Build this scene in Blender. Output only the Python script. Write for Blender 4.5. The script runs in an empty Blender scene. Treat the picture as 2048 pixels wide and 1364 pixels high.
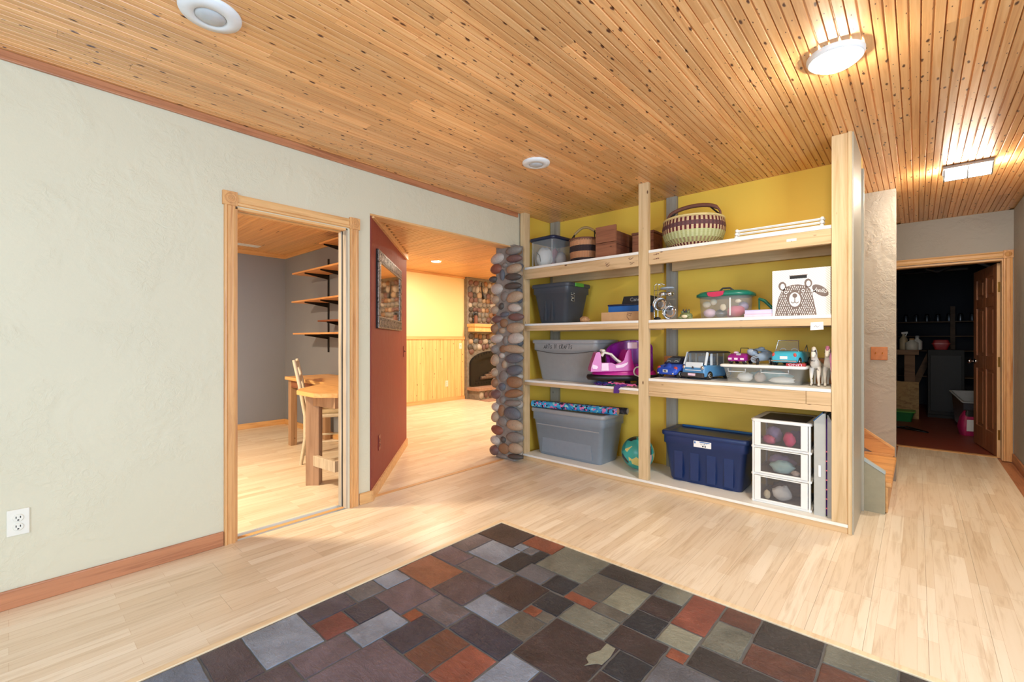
import bpy, math, random
from mathutils import Matrix, Vector
random.seed(7)
SC = bpy.context.scene
COL = SC.collection
# ------------------------------------------------------------------ camera
FPX, TH, HY, CH = 903.0, math.radians(41.9), 680.0, 1.178
cam = bpy.data.cameras.new('camera')
cam.sensor_fit = 'HORIZONTAL'; cam.sensor_width = 36.0
cam.lens = FPX / 2048 * 36.0
cam.shift_y = -2.0 / 2048
cam.clip_start = 0.02
camo = bpy.data.objects.new('camera', cam)
camo.location = (0, 0, CH); camo.rotation_euler = (math.pi/2, 0, TH)
COL.objects.link(camo); SC.camera = camo
# ------------------------------------------------------------------ world / exposure
w = bpy.data.worlds.new('world'); SC.world = w; w.use_nodes = True
bg = w.node_tree.nodes['Background']
bg.inputs[0].default_value = (0.62, 0.78, 1.0, 1); bg.inputs[1].default_value = 1.0
SC.view_settings.view_transform = 'Standard'; SC.view_settings.look = 'None'
SC.view_settings.gamma = 1.0; SC.view_settings.use_curve_mapping = False
SC.view_settings.exposure = 0.42
SC.cycles.use_denoising = True
SC.cycles.max_bounces = 10; SC.cycles.diffuse_bounces = 6
SC.cycles.sample_clamp_indirect = 6.0
def area(name, loc, rot, sx, sy, power, col):
    l = bpy.data.lights.new(name, 'AREA'); l.shape = 'RECTANGLE'; l.size = sx; l.size_y = sy
    l.energy = power; l.color = col
    o = bpy.data.objects.new(name, l); o.location = loc; o.rotation_euler = rot; COL.objects.link(o); return o
HP = math.pi/2
# daylight falling in through the glazed door in the right wall and the window behind the camera
area('daylight_glazed_door', (1.86, 0.35, 1.15), (0, HP, 0), 1.9, 1.5, 98, (0.57, 0.76, 1.0))
area('daylight_rear_window', (-0.6, -2.16, 1.45), (HP, 0, 0), 2.2, 1.3, 58, (0.60, 0.79, 1.0))

# ------------------------------------------------------------------ pixel helpers (directions from the photograph)
def ray(px, py):
    a = (px-1024)/FPX; b = (HY-py)/FPX
    return Vector((-math.sin(TH)+a*math.cos(TH), math.cos(TH)+a*math.sin(TH), b))
def on_y(px, py, y):
    r = ray(px, py); t = y/r.y; return Vector((r.x*t, y, CH+r.z*t))
def on_x(px, py, x):
    r = ray(px, py); t = x/r.x; return Vector((x, r.y*t, CH+r.z*t))
def on_z(px, py, z):
    r = ray(px, py); t = (z-CH)/r.z; return Vector((r.x*t, r.y*t, z))

# ------------------------------------------------------------------ material helpers
def lin(c):
    return tuple((v/255/12.92 if v/255 <= 0.04045 else ((v/255+0.055)/1.055)**2.4) for v in c) + (1.0,)
MATS = {}
class NT:
    def __init__(s, name):
        s.m = bpy.data.materials.new(name); s.m.use_nodes = True; s.t = s.m.node_tree
        s.n = s.t.nodes; s.l = s.t.links; s.b = s.n['Principled BSDF']; MATS[name] = s.m
    def node(s, typ, **kw):
        n = s.n.new(typ)
        for k, v in kw.items():
            if k.startswith('i_'):
                n.inputs[int(k[2:])].default_value = v
            else:
                setattr(n, k, v)
        return n
    def link(s, a, b): s.l.new(a, b)
    def pos(s, world=True, rnd=0.0):
        if world:
            v = s.node('ShaderNodeNewGeometry').outputs['Position']
        else:
            v = s.node('ShaderNodeTexCoord').outputs['Object']
        if rnd:
            oi = s.node('ShaderNodeObjectInfo')
            c = s.node('ShaderNodeCombineXYZ')
            for i, k in enumerate((17.3, 31.1, 23.7)):
                m = s.node('ShaderNodeMath', operation='MULTIPLY', i_1=k*rnd); s.link(oi.outputs['Random'], m.inputs[0]); s.link(m.outputs[0], c.inputs[i])
            a = s.node('ShaderNodeVectorMath', operation='ADD'); s.link(v, a.inputs[0]); s.link(c.outputs[0], a.inputs[1]); v = a.outputs[0]
        return v
    def scale(s, v, sc):
        m = s.node('ShaderNodeMapping'); m.inputs['Scale'].default_value = sc; s.link(v, m.inputs[0]); return m.outputs[0]
    def noise(s, v, scale=5, detail=4, rough=0.55, dist=0.0):
        n = s.node('ShaderNodeTexNoise'); n.inputs['Scale'].default_value = scale; n.inputs['Detail'].default_value = detail
        n.inputs['Roughness'].default_value = rough; n.inputs['Distortion'].default_value = dist
        s.link(v, n.inputs['Vector']); return n.outputs['Fac']
    def ramp(s, f, stops, interp='LINEAR'):
        r = s.node('ShaderNodeValToRGB'); e = r.color_ramp.elements; r.color_ramp.interpolation = interp
        while len(e) < len(stops): e.new(0.5)
        for el, (p, c) in zip(e, stops):
            el.position = p; el.color = c if len(c) == 4 else tuple(c)+(1,)
        s.link(f, r.inputs[0]); return r.outputs[0]
    def mix(s, f, a, b, typ='MIX'):
        m = s.node('ShaderNodeMix', data_type='RGBA', blend_type=typ)
        for k, v in ((0, f), (6, a), (7, b)):
            if hasattr(v, 'is_linked'): s.link(v, m.inputs[k])
            else: m.inputs[k].default_value = v
        return m.outputs[2]
    def math(s, op, a, b=None):
        m = s.node('ShaderNodeMath', operation=op)
        for k, v in ((0, a), (1, b)):
            if v is None: continue
            if hasattr(v, 'is_linked'): s.link(v, m.inputs[k])
            else: m.inputs[k].default_value = v
        return m.outputs[0]
    def tone(s, col, var):
        oi = s.node('ShaderNodeObjectInfo')
        mr = s.node('ShaderNodeMapRange'); mr.inputs[3].default_value = 1-var; mr.inputs[4].default_value = 1+var
        s.link(oi.outputs['Random'], mr.inputs[0])
        h = s.node('ShaderNodeHueSaturation'); s.link(mr.outputs[0], h.inputs['Value']); s.link(col, h.inputs['Color']); return h.outputs[0]
    def bump(s, h, strength=0.2, dist=0.01):
        b = s.node('ShaderNodeBump'); b.inputs['Strength'].default_value = strength; b.inputs['Distance'].default_value = dist
        s.link(h, b.inputs['Height']); s.link(b.outputs[0], s.b.inputs['Normal'])
    def out(s, col=None, rough=0.5, metal=0.0, spec=None):
        if col is not None:
            if hasattr(col, 'is_linked'): s.link(col, s.b.inputs['Base Color'])
            else: s.b.inputs['Base Color'].default_value = col
        if hasattr(rough, 'is_linked'): s.link(rough, s.b.inputs['Roughness'])
        else: s.b.inputs['Roughness'].default_value = rough
        s.b.inputs['Metallic'].default_value = metal
        if spec is not None: s.b.inputs['Specular IOR Level'].default_value = spec
        return s.m
def M_plain(name, c, rough=0.5, metal=0.0, var=0.06, nscale=25, bump=0.0, spec=None):
    t = NT(name); L = lin(c); v = t.pos(False)
    f = t.noise(v, nscale, 3)
    a = tuple(max(0, x*(1-var)) for x in L[:3])+(1,); b = tuple(min(1, x*(1+var)) for x in L[:3])+(1,)
    col = t.ramp(f, [(0.3, a), (0.7, b)])
    if bump: t.bump(f, bump, 0.004)
    return t.out(col, rough, metal, spec)
def M_plaster(name, c, bump=0.35, rough=0.6):
    t = NT(name); L = lin(c); v = t.pos(True)
    big = t.noise(v, 3.0, 3, 0.6, 0.6); fine = t.noise(v, 26, 4, 0.6, 1.2)
    m = t.ramp(big, [(0.45, (0, 0, 0)), (0.6, (1, 1, 1))])
    h = t.math('MULTIPLY', fine, m)
    h2 = t.math('ADD', h, t.math('MULTIPLY', t.noise(v, 90, 2), 0.12))
    t.bump(h2, bump, 0.012)
    col = t.ramp(t.noise(v, 1.3, 2), [(0.3, tuple(x*0.96 for x in L[:3])+(1,)), (0.7, L)])
    return t.out(col, rough)
def M_wood(name, c1, c2, axis='z', rough=0.5, knot=0.0, knotc=(70, 38, 18), world=False, rnd=1.0, tone=0.0, g=(22, 1.2), bump=0.1, kscale=(12, 5), spec=None):
    t = NT(name); v = t.pos(world, rnd)
    i = 'xyz'.index(axis); sc = [g[0]]*3; sc[i] = g[1]
    f = t.noise(t.scale(v, sc), 1.0, 6, 0.6, 0.8)
    col = t.ramp(f, [(0.3, lin(c2)), (0.52, lin(c1)), (0.75, tuple(min(1, x*1.12) for x in lin(c1)[:3])+(1,))])
    if knot:
        ks = [kscale[0]]*3; ks[i] = kscale[1]
        vo = t.node('ShaderNodeTexVoronoi'); vo.inputs['Scale'].default_value = 1.0
        t.link(t.scale(v, ks), vo.inputs['Vector'])
        k = t.ramp(vo.outputs['Distance'], [(knot*0.55, (1, 1, 1)), (knot, (0, 0, 0))])
        sep = t.node('ShaderNodeSeparateColor'); t.link(vo.outputs['Color'], sep.inputs[0])
        pick = t.math('GREATER_THAN', sep.outputs[0], 0.45)
        col = t.mix(t.math('MULTIPLY', k, pick), col, lin(knotc))
    if tone: col = t.tone(col, tone)
    if bump: t.bump(f, bump, 0.003)
    return t.out(col, rough, 0, spec)
def M_emit(name, c, strength):
    t = NT(name); t.b.inputs['Emission Color'].default_value = tuple(c)+(1,); t.b.inputs['Emission Strength'].default_value = strength
    return t.out((0.9, 0.9, 0.9, 1), 0.4)
def M_clear(name, tint, mix=0.3, rough=0.25):
    t = NT(name); t.out(lin(tint), rough)
    tr = t.node('ShaderNodeBsdfTransparent'); tr.inputs[0].default_value = tuple(0.86+0.14*x for x in lin(tint)[:3])+(1,)
    mx = t.node('ShaderNodeMixShader'); f = t.noise(t.pos(False), 6, 2)
    r = t.ramp(f, [(0.3, (mix*0.85,)*3), (0.7, (mix*1.15,)*3)]); t.link(r, mx.inputs[0])
    t.link(tr.outputs[0], mx.inputs[1]); t.link(t.b.outputs[0], mx.inputs[2])
    t.link(mx.outputs[0], t.n['Material Output'].inputs[0]); return t.m

# ------------------------------------------------------------------ mesh helpers
class MB:
    def __init__(s): s.v = []; s.f = []; s.s = []
    def add(s, vs, fs, smooth=False):
        o = len(s.v); s.v += [tuple(p) for p in vs]; s.f += [tuple(i+o for i in f) for f in fs]; s.s += [smooth]*len(fs); return s
    def box(s, x0, x1, y0, y1, z0, z1):
        return s.add([(x0,y0,z0),(x1,y0,z0),(x1,y1,z0),(x0,y1,z0),(x0,y0,z1),(x1,y0,z1),(x1,y1,z1),(x0,y1,z1)],
                     [(0,3,2,1),(4,5,6,7),(0,1,5,4),(1,2,6,5),(2,3,7,6),(3,0,4,7)])
    def obox(s, c, size, rot=(0,0,0)):
        m = Matrix.Translation(c) @ (Matrix.Rotation(rot[2],4,'Z') @ Matrix.Rotation(rot[1],4,'Y') @ Matrix.Rotation(rot[0],4,'X'))
        t = MB().box(-size[0]/2,size[0]/2,-size[1]/2,size[1]/2,-size[2]/2,size[2]/2)
        return s.add([m @ Vector(p) for p in t.v], t.f)
    def prism(s, pts, z0, z1, smooth=False):           # polygon in xy, CCW, extruded in z
        n = len(pts)
        s.add([(p[0],p[1],z0) for p in pts]+[(p[0],p[1],z1) for p in pts], [tuple(range(n-1,-1,-1)), tuple(range(n,2*n))])
        return s.add([(p[0],p[1],z0) for p in pts]+[(p[0],p[1],z1) for p in pts], [(i,(i+1)%n,n+(i+1)%n,n+i) for i in range(n)], smooth)
    def prismy(s, pts, y0, y1, smooth=False):          # polygon in xz extruded in y (y0<y1)
        n = len(pts); A = [(p[0],y0,p[1]) for p in pts]; B = [(p[0],y1,p[1]) for p in pts]
        s.add(A+B, [tuple(range(n)), tuple(range(2*n-1,n-1,-1))])
        return s.add(A+B, [(i,n+i,n+(i+1)%n,(i+1)%n) for i in range(n)], smooth)
    def prismx(s, pts, x0, x1, smooth=False):          # polygon in yz extruded in x
        n = len(pts); A = [(x0,p[0],p[1]) for p in pts]; B = [(x1,p[0],p[1]) for p in pts]
        s.add(A+B, [tuple(range(n-1,-1,-1)), tuple(range(n,2*n))])
        return s.add(A+B, [(i,(i+1)%n,n+(i+1)%n,n+i) for i in range(n)], smooth)
    def loft(s, rings, cap=True, smooth=True):
        n = len(rings[0]); vs = [p for r in rings for p in r]; fs = []
        for k in range(len(rings)-1):
            for i in range(n):
                j = (i+1) % n; fs.append((k*n+i, k*n+j, (k+1)*n+j, (k+1)*n+i))
        s.add(vs, fs, smooth)
        if cap:
            s.add(rings[0], [tuple(range(n-1,-1,-1))]); s.add(rings[-1], [tuple(range(n))])
        return s
    def lathe(s, prof, seg=24, c=(0,0,0), m=None, cap=True, smooth=True):
        rings = []
        for r, z in prof:
            rg = [Vector((r*math.cos(2*math.pi*i/seg), r*math.sin(2*math.pi*i/seg), z)) for i in range(seg)]
            if m is not None: rg = [m @ p for p in rg]
            rings.append([p+Vector(c) for p in rg])
        return s.loft(rings, cap, smooth)
    def cyl(s, a, b, r, seg=12, r2=None, smooth=True):
        return s.tube([a, b], [r, r if r2 is None else r2], seg)
    def tube(s, path, r, seg=8, closed=False, cap=True):
        P = [Vector(p) for p in path]; n = len(P); R = r if isinstance(r, (list, tuple)) else [r]*n
        rings = []; up = None
        for i in range(n):
            if closed: d = P[(i+1)%n]-P[i-1]
            else: d = P[min(i+1,n-1)]-P[max(i-1,0)]
            d.normalize()
            if up is None:
                up = Vector((0,0,1)) if abs(d.z) < 0.9 else Vector((1,0,0))
            x = up.cross(d)
            if x.length < 1e-6: x = Vector((1,0,0)).cross(d)
            x.normalize(); y = d.cross(x); up = y
            rings.append([P[i]+R[i]*(x*math.cos(2*math.pi*k/seg)+y*math.sin(2*math.pi*k/seg)) for k in range(seg)])
        if closed: rings.append(rings[0]); return s.loft(rings, False)
        return s.loft(rings, cap)
    def ell(s, c, r, seg=14, rings=8, rot=None):
        R = rot or Matrix.Identity(3); c = Vector(c); vs = []; fs = []
        vs.append(c + R @ Vector((0,0,-r[2])))
        for k in range(1, rings):
            a = -HP + math.pi*k/rings
            for i in range(seg):
                b = 2*math.pi*i/seg
                vs.append(c + R @ Vector((r[0]*math.cos(a)*math.cos(b), r[1]*math.cos(a)*math.sin(b), r[2]*math.sin(a))))
        vs.append(c + R @ Vector((0,0,r[2]))); top = len(vs)-1
        for i in range(seg): fs.append((0, 1+(i+1)%seg, 1+i))
        for k in range(rings-2):
            for i in range(seg):
                a = 1+k*seg; fs.append((a+i, a+(i+1)%seg, a+seg+(i+1)%seg, a+seg+i))
        a = 1+(rings-2)*seg
        for i in range(seg): fs.append((a+i, a+(i+1)%seg, top))
        return s.add(vs, fs, True)
    def xf(s, m): s.v = [tuple(m @ Vector(p)) for p in s.v]; return s
    def mesh(s, name):
        me = bpy.data.meshes.new(name); me.from_pydata(s.v, [], s.f); me.update()
        me.polygons.foreach_set('use_smooth', s.s); return me
    def build(s, name, mat, parent=None, bevel=0.0, seg=2, loc=None):
        o = bpy.data.objects.new(name, s.mesh(name)); COL.objects.link(o)
        if mat: o.data.materials.append(MATS[mat] if isinstance(mat, str) else mat)
        if parent: o.parent = parent
        if loc: o.location = loc
        if bevel:
            b = o.modifiers.new('bevel', 'BEVEL'); b.width = bevel; b.segments = seg; b.limit_method = 'ANGLE'; b.angle_limit = math.radians(50)
        return o
def tag(o, label=None, cat=None, group=None, kind=None):
    for k, v in (('label', label), ('category', cat), ('group', group), ('kind', kind)):
        if v: o[k] = v
    return o
def thing(name, label, cat, loc=(0,0,0), rz=0.0, group=None):
    o = bpy.data.objects.new(name, None); COL.objects.link(o); o.location = loc; o.rotation_euler = (0,0,rz); o.empty_display_size = 0.05
    return tag(o, label, cat, group)
def struct(o, label=None): o['kind'] = 'structure'; return tag(o, label)
def inst(name, me, loc, scale=(1,1,1), rot=(0,0,0), parent=None, mat=None):
    o = bpy.data.objects.new(name, me); COL.objects.link(o); o.location = loc; o.scale = scale; o.rotation_euler = rot
    if parent: o.parent = parent
    if mat:
        if not me.materials: me.materials.append(None)
        o.material_slots[0].link = 'OBJECT'; o.material_slots[0].material = MATS[mat]
    return o
def rrect(x0, x1, y0, y1, r, z, n=4):
    pts = []
    for cx, cy, a0 in ((x1-r,y1-r,0),(x0+r,y1-r,90),(x0+r,y0+r,180),(x1-r,y0+r,270)):
        for k in range(n+1):
            a = math.radians(a0+90*k/n); pts.append((cx+r*math.cos(a), cy+r*math.sin(a), z))
    return pts
def text_mesh(txt, size, depth=0.0004, shear=0.0, align='CENTER'):
    c = bpy.data.curves.new('writing', 'FONT'); c.body = txt; c.size = size; c.extrude = depth; c.shear = shear; c.align_x = align; c.align_y = 'CENTER'; c.resolution_u = 2
    o = bpy.data.objects.new('writing', c); COL.objects.link(o)
    dg = bpy.context.evaluated_depsgraph_get(); me = bpy.data.meshes.new_from_object(o.evaluated_get(dg))
    bpy.data.objects.remove(o); bpy.data.curves.remove(c); return me
def writing(txt, size, loc, rot, mat, parent, name='lettering', shear=0.0, sx=1.0):
    me = text_mesh(txt, size, shear=shear); me.materials.clear(); me.materials.append(MATS[mat])
    return inst(name, me, loc, (sx,1,1), rot, parent)
# ------------------------------------------------------------------ materials
def mat_ceiling():
    t = NT('ceiling_pine'); v = t.pos(True, 0.6)
    f = t.noise(t.scale(v, (45, 1.6, 45)), 1.0, 6, 0.6, 0.7)
    col = t.ramp(f, [(0.25, lin((206, 142, 84))), (0.5, lin((230, 174, 112))), (0.75, lin((240, 194, 138)))])
    for ks, thr, pick in (((15, 5.5, 1), 0.10, 0.36), ((34, 13, 1), 0.09, 0.72)):
        vo = t.node('ShaderNodeTexVoronoi', voronoi_dimensions='2D'); vo.inputs['Scale'].default_value = 1.0
        nz = t.node('ShaderNodeTexNoise'); nz.inputs['Scale'].default_value = 30; t.link(v, nz.inputs['Vector'])
        ad = t.node('ShaderNodeVectorMath', operation='MULTIPLY_ADD'); t.link(nz.outputs['Color'], ad.inputs[0]); ad.inputs[1].default_value = (0.16, 0.10, 0); t.link(t.scale(v, ks), ad.inputs[2])
        t.link(ad.outputs[0], vo.inputs['Vector'])
        k = t.ramp(vo.outputs['Distance'], [(thr*0.5, (1, 1, 1)), (thr, (0, 0, 0))])
        sep = t.node('ShaderNodeSeparateColor'); t.link(vo.outputs['Color'], sep.inputs[0])
        col = t.mix(t.math('MULTIPLY', k, t.math('GREATER_THAN', sep.outputs[0], pick)), col, lin((84, 44, 22)))
    col = t.tone(col, 0.15); t.bump(f, 0.12, 0.002)
    t.b.inputs['Coat Weight'].default_value = 0.25; t.b.inputs['Coat Roughness'].default_value = 0.18
    t.out(col, 0.38)
mat_ceiling()
def mat_laminate():
    t = NT('maple_laminate'); v = t.pos(True, 0.0)
    sep = t.node('ShaderNodeSeparateXYZ'); t.link(v, sep.inputs[0])
    cb = t.node('ShaderNodeCombineXYZ'); t.link(sep.outputs[1], cb.inputs[0]); t.link(sep.outputs[0], cb.inputs[1])
    br = t.node('ShaderNodeTexBrick'); br.offset = 0.37; br.offset_frequency = 2
    br.inputs['Color1'].default_value = lin((240, 228, 208)); br.inputs['Color2'].default_value = lin((224, 206, 180)); br.inputs['Mortar'].default_value = lin((196, 164, 126))
    br.inputs['Scale'].default_value = 1.0; br.inputs['Mortar Size'].default_value = 0.0004; br.inputs['Brick Width'].default_value = 0.52; br.inputs['Row Height'].default_value = 0.0632
    t.link(cb.outputs[0], br.inputs['Vector'])
    vr = t.pos(True, 0.5)
    f = t.noise(t.scale(vr, (38, 2.2, 1)), 1.0, 6, 0.62, 1.0)
    g = t.ramp(f, [(0.3, (0.80, 0.74, 0.66)), (0.5, (0.98, 0.97, 0.95)), (0.7, (1, 1, 1))])
    col = t.mix(1.0, br.outputs['Color'], g, 'MULTIPLY')
    col = t.tone(col, 0.045)
    t.bump(f, 0.04, 0.001)
    t.out(col, 0.33)
mat_laminate()
M_plaster('cream_wall', (211, 206, 181), 0.42)
M_plaster('grey_wall', (142, 147, 158), 0.10)
M_plaster('taupe_wall', (166, 162, 154), 0.6)
M_plaster('yellow_wall', (244, 202, 76), 0.06)
M_plaster('far_cream_wall', (240, 222, 165), 0.1)
M_plaster('brick_red_wall', (146, 62, 50), 0.25, 0.62)
M_plaster('concrete_red', (128, 62, 46), 0.2, 0.5)
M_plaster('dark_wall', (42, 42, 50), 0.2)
M_wood('pale_strip', (230, 208, 172), (214, 186, 146), 'y', 0.4, g=(40, 2))
M_wood('oak_trim', (184, 124, 86), (152, 94, 62), 'y', 0.4, g=(40, 2))
M_wood('pine_trim_y', (224, 178, 120), (204, 150, 92), 'y', 0.42, g=(40, 2))
M_wood('pine_trim_x', (224, 178, 120), (204, 150, 92), 'x', 0.42, g=(40, 2))
M_wood('pine_trim', (216, 164, 106), (186, 126, 76), 'z', 0.42, g=(40, 2))
M_wood('jamb_wood', (196, 184, 164), (160, 146, 124), 'z', 0.55, 0.10, g=(40, 2))
M_wood('stud_z', (214, 186, 142), (192, 158, 110), 'z', 0.6, 0.10, (96, 58, 30), g=(26, 1.4), kscale=(13, 5))
M_wood('stud_x', (212, 180, 136), (184, 148, 102), 'x', 0.6, 0.09, (96, 58, 30), g=(26, 1.4), kscale=(13, 5))
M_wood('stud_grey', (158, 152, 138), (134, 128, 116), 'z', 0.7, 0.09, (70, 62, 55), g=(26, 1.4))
M_wood('knotty_pine', (240, 200, 138), (222, 172, 108), 'z', 0.4, 0.14, (96, 48, 22), g=(30, 1.5), kscale=(16, 9), tone=0.05)
M_wood('soffit_pine', (232, 184, 126), (212, 156, 100), 'x', 0.35, 0.09, (96, 50, 24), g=(40, 1.5), tone=0.09)
M_wood('rustic_box', (150, 96, 66), (116, 68, 46), 'x', 0.6, 0.10, (60, 34, 24), g=(26, 2))
M_wood('rustic_box_dark', (120, 74, 54), (92, 54, 40), 'y', 0.6, 0.0, g=(26, 2))
M_wood('desk_top', (234, 186, 122), (212, 156, 92), 'x', 0.4, g=(24, 2))
M_wood('desk_leg', (176, 142, 112), (150, 116, 88), 'z', 0.6, 0.07, g=(26, 1.5))
M_wood('board_shelf', (226, 168, 108), (196, 134, 80), 'x', 0.45, g=(28, 1.5))
M_wood('door_wood', (168, 112, 78), (136, 82, 56), 'z', 0.35, 0.08, g=(26, 1.2))
M_wood('door_edge', (222, 184, 138), (200, 158, 110), 'z', 0.5, g=(26, 1.2))
M_wood('stair_tread', (220, 166, 104), (186, 128, 74), 'x', 0.4, g=(18, 2))
M_wood('bench_wood', (150, 118, 92), (120, 92, 72), 'x', 0.7, g=(20, 2))
M_wood('osb', (190, 158, 110), (150, 116, 74), 'x', 0.7, g=(26, 14))
def mat_slate():
    C = dict(maroon=(54, 42, 44), orange=(126, 69, 49), greystreak=(102, 96, 103), light=(128, 138, 155), black=(31, 35, 44), mauve=(101, 88, 98),
             copper=(142, 92, 71), purple=(76, 67, 76), grey=(92, 93, 100), green=(109, 110, 100), greygreen=(88, 85, 79), dark=(51, 47, 48),
             lightgreen=(124, 124, 109), red=(136, 76, 61), brown=(101, 64, 53), blue=(48, 50, 66), redp=(109, 59, 56), purpled=(69, 65, 80), blueg=(101, 112, 132))
    for k, c in C.items():
        t = NT('slate_'+k); v = t.pos(True, 3.0)
        a = t.noise(v, 5, 6, 0.6, 0.8); b = t.noise(t.scale(v, (14, 40, 1)), 1.0, 6, 0.65, 1.5)
        L = lin(c)
        col = t.ramp(a, [(0.25, tuple(x*0.55 for x in L[:3])+(1,)), (0.5, L), (0.75, tuple(min(1, x*1.4+0.012) for x in L[:3])+(1,))])
        h = t.math('ADD', t.math('MULTIPLY', a, 0.8), t.math('MULTIPLY', b, 0.9 if k in ('greystreak', 'copper', 'mauve', 'red', 'brown') else 0.45))
        h = t.math('ADD', h, t.math('MULTIPLY', t.noise(v, 48, 5, 0.7, 1.0), 0.55))
        t.bump(h, 1.0, 0.010)
        t.out(col, 0.30)
mat_slate()
M_plain('grout', (92, 92, 92), 0.8, var=0.15)
for nm, c in dict(tan=(168, 148, 124), grey=(128, 124, 118), light=(180, 174, 165), bluegrey=(96, 102, 110), red=(132, 82, 66), dark=(78, 74, 70), brown=(140, 108, 80), maroon=(112, 86, 82)).items():
    M_plain('stone_'+nm, c, 0.55, var=0.18, nscale=9, bump=0.15)
M_plain('mortar', (134, 128, 119), 0.85, var=0.2, nscale=18, bump=0.3)
M_plain('white_plastic', (236, 236, 232), 0.35, var=0.02)
M_plain('white_shelf', (238, 236, 228), 0.4, var=0.02)
M_plain('white_metal', (235, 240, 242), 0.3, var=0.02)
M_plain('outlet_white', (228, 226, 214), 0.35, var=0.02)
M_plain('outlet_taupe', (120, 112, 100), 0.5)  # plain taupe for the slots and toggle of the wainscot plates
M_plain('slot_black', (20, 19, 18), 0.6)
M_plain('black_iron', (26, 25, 25), 0.5, 0.2)
M_plain('tote_grey', (132, 142, 152), 0.35, var=0.03)
M_plain('tote_grey_lid', (150, 152, 154), 0.35, var=0.03)
M_plain('tote_silver', (150, 152, 152), 0.35, var=0.03)
M_plain('tote_dark', (66, 72, 80), 0.4, var=0.03)
M_plain('latch_green', (92, 170, 60), 0.4)
M_plain('tote_navy', (22, 46, 94), 0.35, var=0.05)
M_plain('lid_navy', (28, 40, 66), 0.35, var=0.05)
M_plain('lid_teal', (36, 92, 140), 0.35, var=0.05)
M_clear('clear_plastic', (214, 222, 224), 0.22)
M_clear('frosted_plastic', (206, 208, 204), 0.24, 0.4)
M_clear('smoke_plastic', (150, 144, 144), 0.16, 0.2)
M_clear('clear_window', (150, 160, 165), 0.25, 0.1)
M_plain('cloth_white', (232, 230, 224), 0.9, var=0.08, nscale=12, bump=0.4)
M_plain('cloth_pinkgrey', (196, 178, 166), 0.9, var=0.12, nscale=12, bump=0.4)
M_plain('cloth_red', (170, 60, 70), 0.9)
M_plain('magenta', (190, 30, 134), 0.25, var=0.04)
M_plain('purple_shell', (132, 22, 132), 0.25, var=0.06)
M_plain('bone_white', (224, 220, 206), 0.4)
M_plain('pale_pink', (240, 206, 226), 0.4)
M_plain('rubber_black', (24, 22, 24), 0.45, var=0.1)
M_plain('ink_black', (30, 28, 30), 0.6)
M_plain('chrome', (214, 216, 220), 0.12, 1.0, var=0.02)
M_plain('brass', (196, 164, 96), 0.25, 1.0, var=0.02)
M_plain('steel', (150, 152, 156), 0.35, 0.9, var=0.04)
M_plain('cardboard', (200, 158, 112), 0.8, var=0.05)
M_plain('royal_blue', (30, 100, 176), 0.4, var=0.03)
M_plain('canon_black', (34, 34, 42), 0.4)
M_plain('grey_print', (170, 172, 176), 0.5)
M_plain('crumple_tan', (186, 142, 98), 0.8, var=0.3, nscale=60, bump=0.5)
M_plain('car_blue', (44, 84, 190), 0.2, var=0.03)
M_plain('car_navy', (22, 32, 64), 0.25)
M_plain('van_blue', (84, 142, 190), 0.25, var=0.03)
M_plain('van_white', (224, 234, 240), 0.25, var=0.02)
M_plain('dark_grey', (62, 60, 62), 0.5)
M_plain('car_purple', (150, 30, 128), 0.25)
M_plain('car_turquoise', (70, 178, 204), 0.2)
M_plain('lamp_red', (196, 70, 60), 0.3)
M_plain('scooter_grey', (150, 164, 180), 0.3, var=0.1)
M_plain('horse_white', (226, 220, 208), 0.5, var=0.1, nscale=14)
M_plain('horse_pink', (206, 130, 164), 0.5, var=0.2)
M_plain('frog_green', (118, 128, 84), 0.4, var=0.3)
M_plain('lid_green', (24, 118, 96), 0.3, var=0.04)
M_plain('latch_pink', (196, 44, 84), 0.3)
M_plain('cream_toy', (236, 220, 186), 0.5)
M_plain('pink_toy', (222, 110, 140), 0.5)
M_plain('hot_pink', (226, 70, 120), 0.4)
M_plain('lilac', (214, 208, 244), 0.6)
M_plain('rose_paper', (238, 208, 226), 0.6)
M_plain('lavender', (184, 160, 196), 0.5)
M_plain('mint_cloth', (176, 212, 210), 0.8, var=0.15, bump=0.4)
M_plain('bear_brown', (120, 104, 96), 0.7, var=0.03)
M_plain('paper_white', (240, 238, 234), 0.7, var=0.01)
M_plain('orange_card', (216, 128, 60), 0.6, var=0.1)
M_plain('uno_red', (170, 40, 44), 0.5)
M_plain('violet_felt', (84, 40, 122), 0.8)
M_plain('teal_felt', (30, 120, 104), 0.8)
M_plain('pink_felt', (216, 100, 150), 0.8)
M_plain('navy_felt', (40, 44, 110), 0.8)
M_plain('gate_grey', (182, 184, 178), 0.4, var=0.03)
M_plain('panel_grey', (176, 170, 152), 0.35, var=0.03)
M_plain('sage_paint', (156, 148, 122), 0.5, var=0.05)
M_plain('cap_grey', (176, 186, 184), 0.5, var=0.05)
M_plain('red_plate', (138, 52, 40), 0.4)
M_plain('copper_plate', (176, 112, 66), 0.4, 0.3, var=0.15)
M_plain('green_tub', (28, 120, 62), 0.4)
M_plain('bin_grey', (176, 178, 180), 0.4)
M_plain('bag_pink', (176, 34, 92), 0.5, var=0.15)
M_plain('amber_plastic', (190, 178, 150), 0.3)
M_plain('sensor_white', (226, 230, 232), 0.35, var=0.02)
M_plain('lens_grey', (186, 190, 192), 0.2, var=0.06)
M_plain('handle_leather', (120, 76, 60), 0.6, var=0.1)
M_plain('handle_tan', (176, 148, 96), 0.6, var=0.1)
M_plain('basket_straw', (222, 204, 140), 0.7, var=0.1)
M_plain('chair_white', (216, 208, 194), 0.5, var=0.08, bump=0.1)
M_plain('cushion', (190, 176, 148), 0.9, var=0.1)
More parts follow.
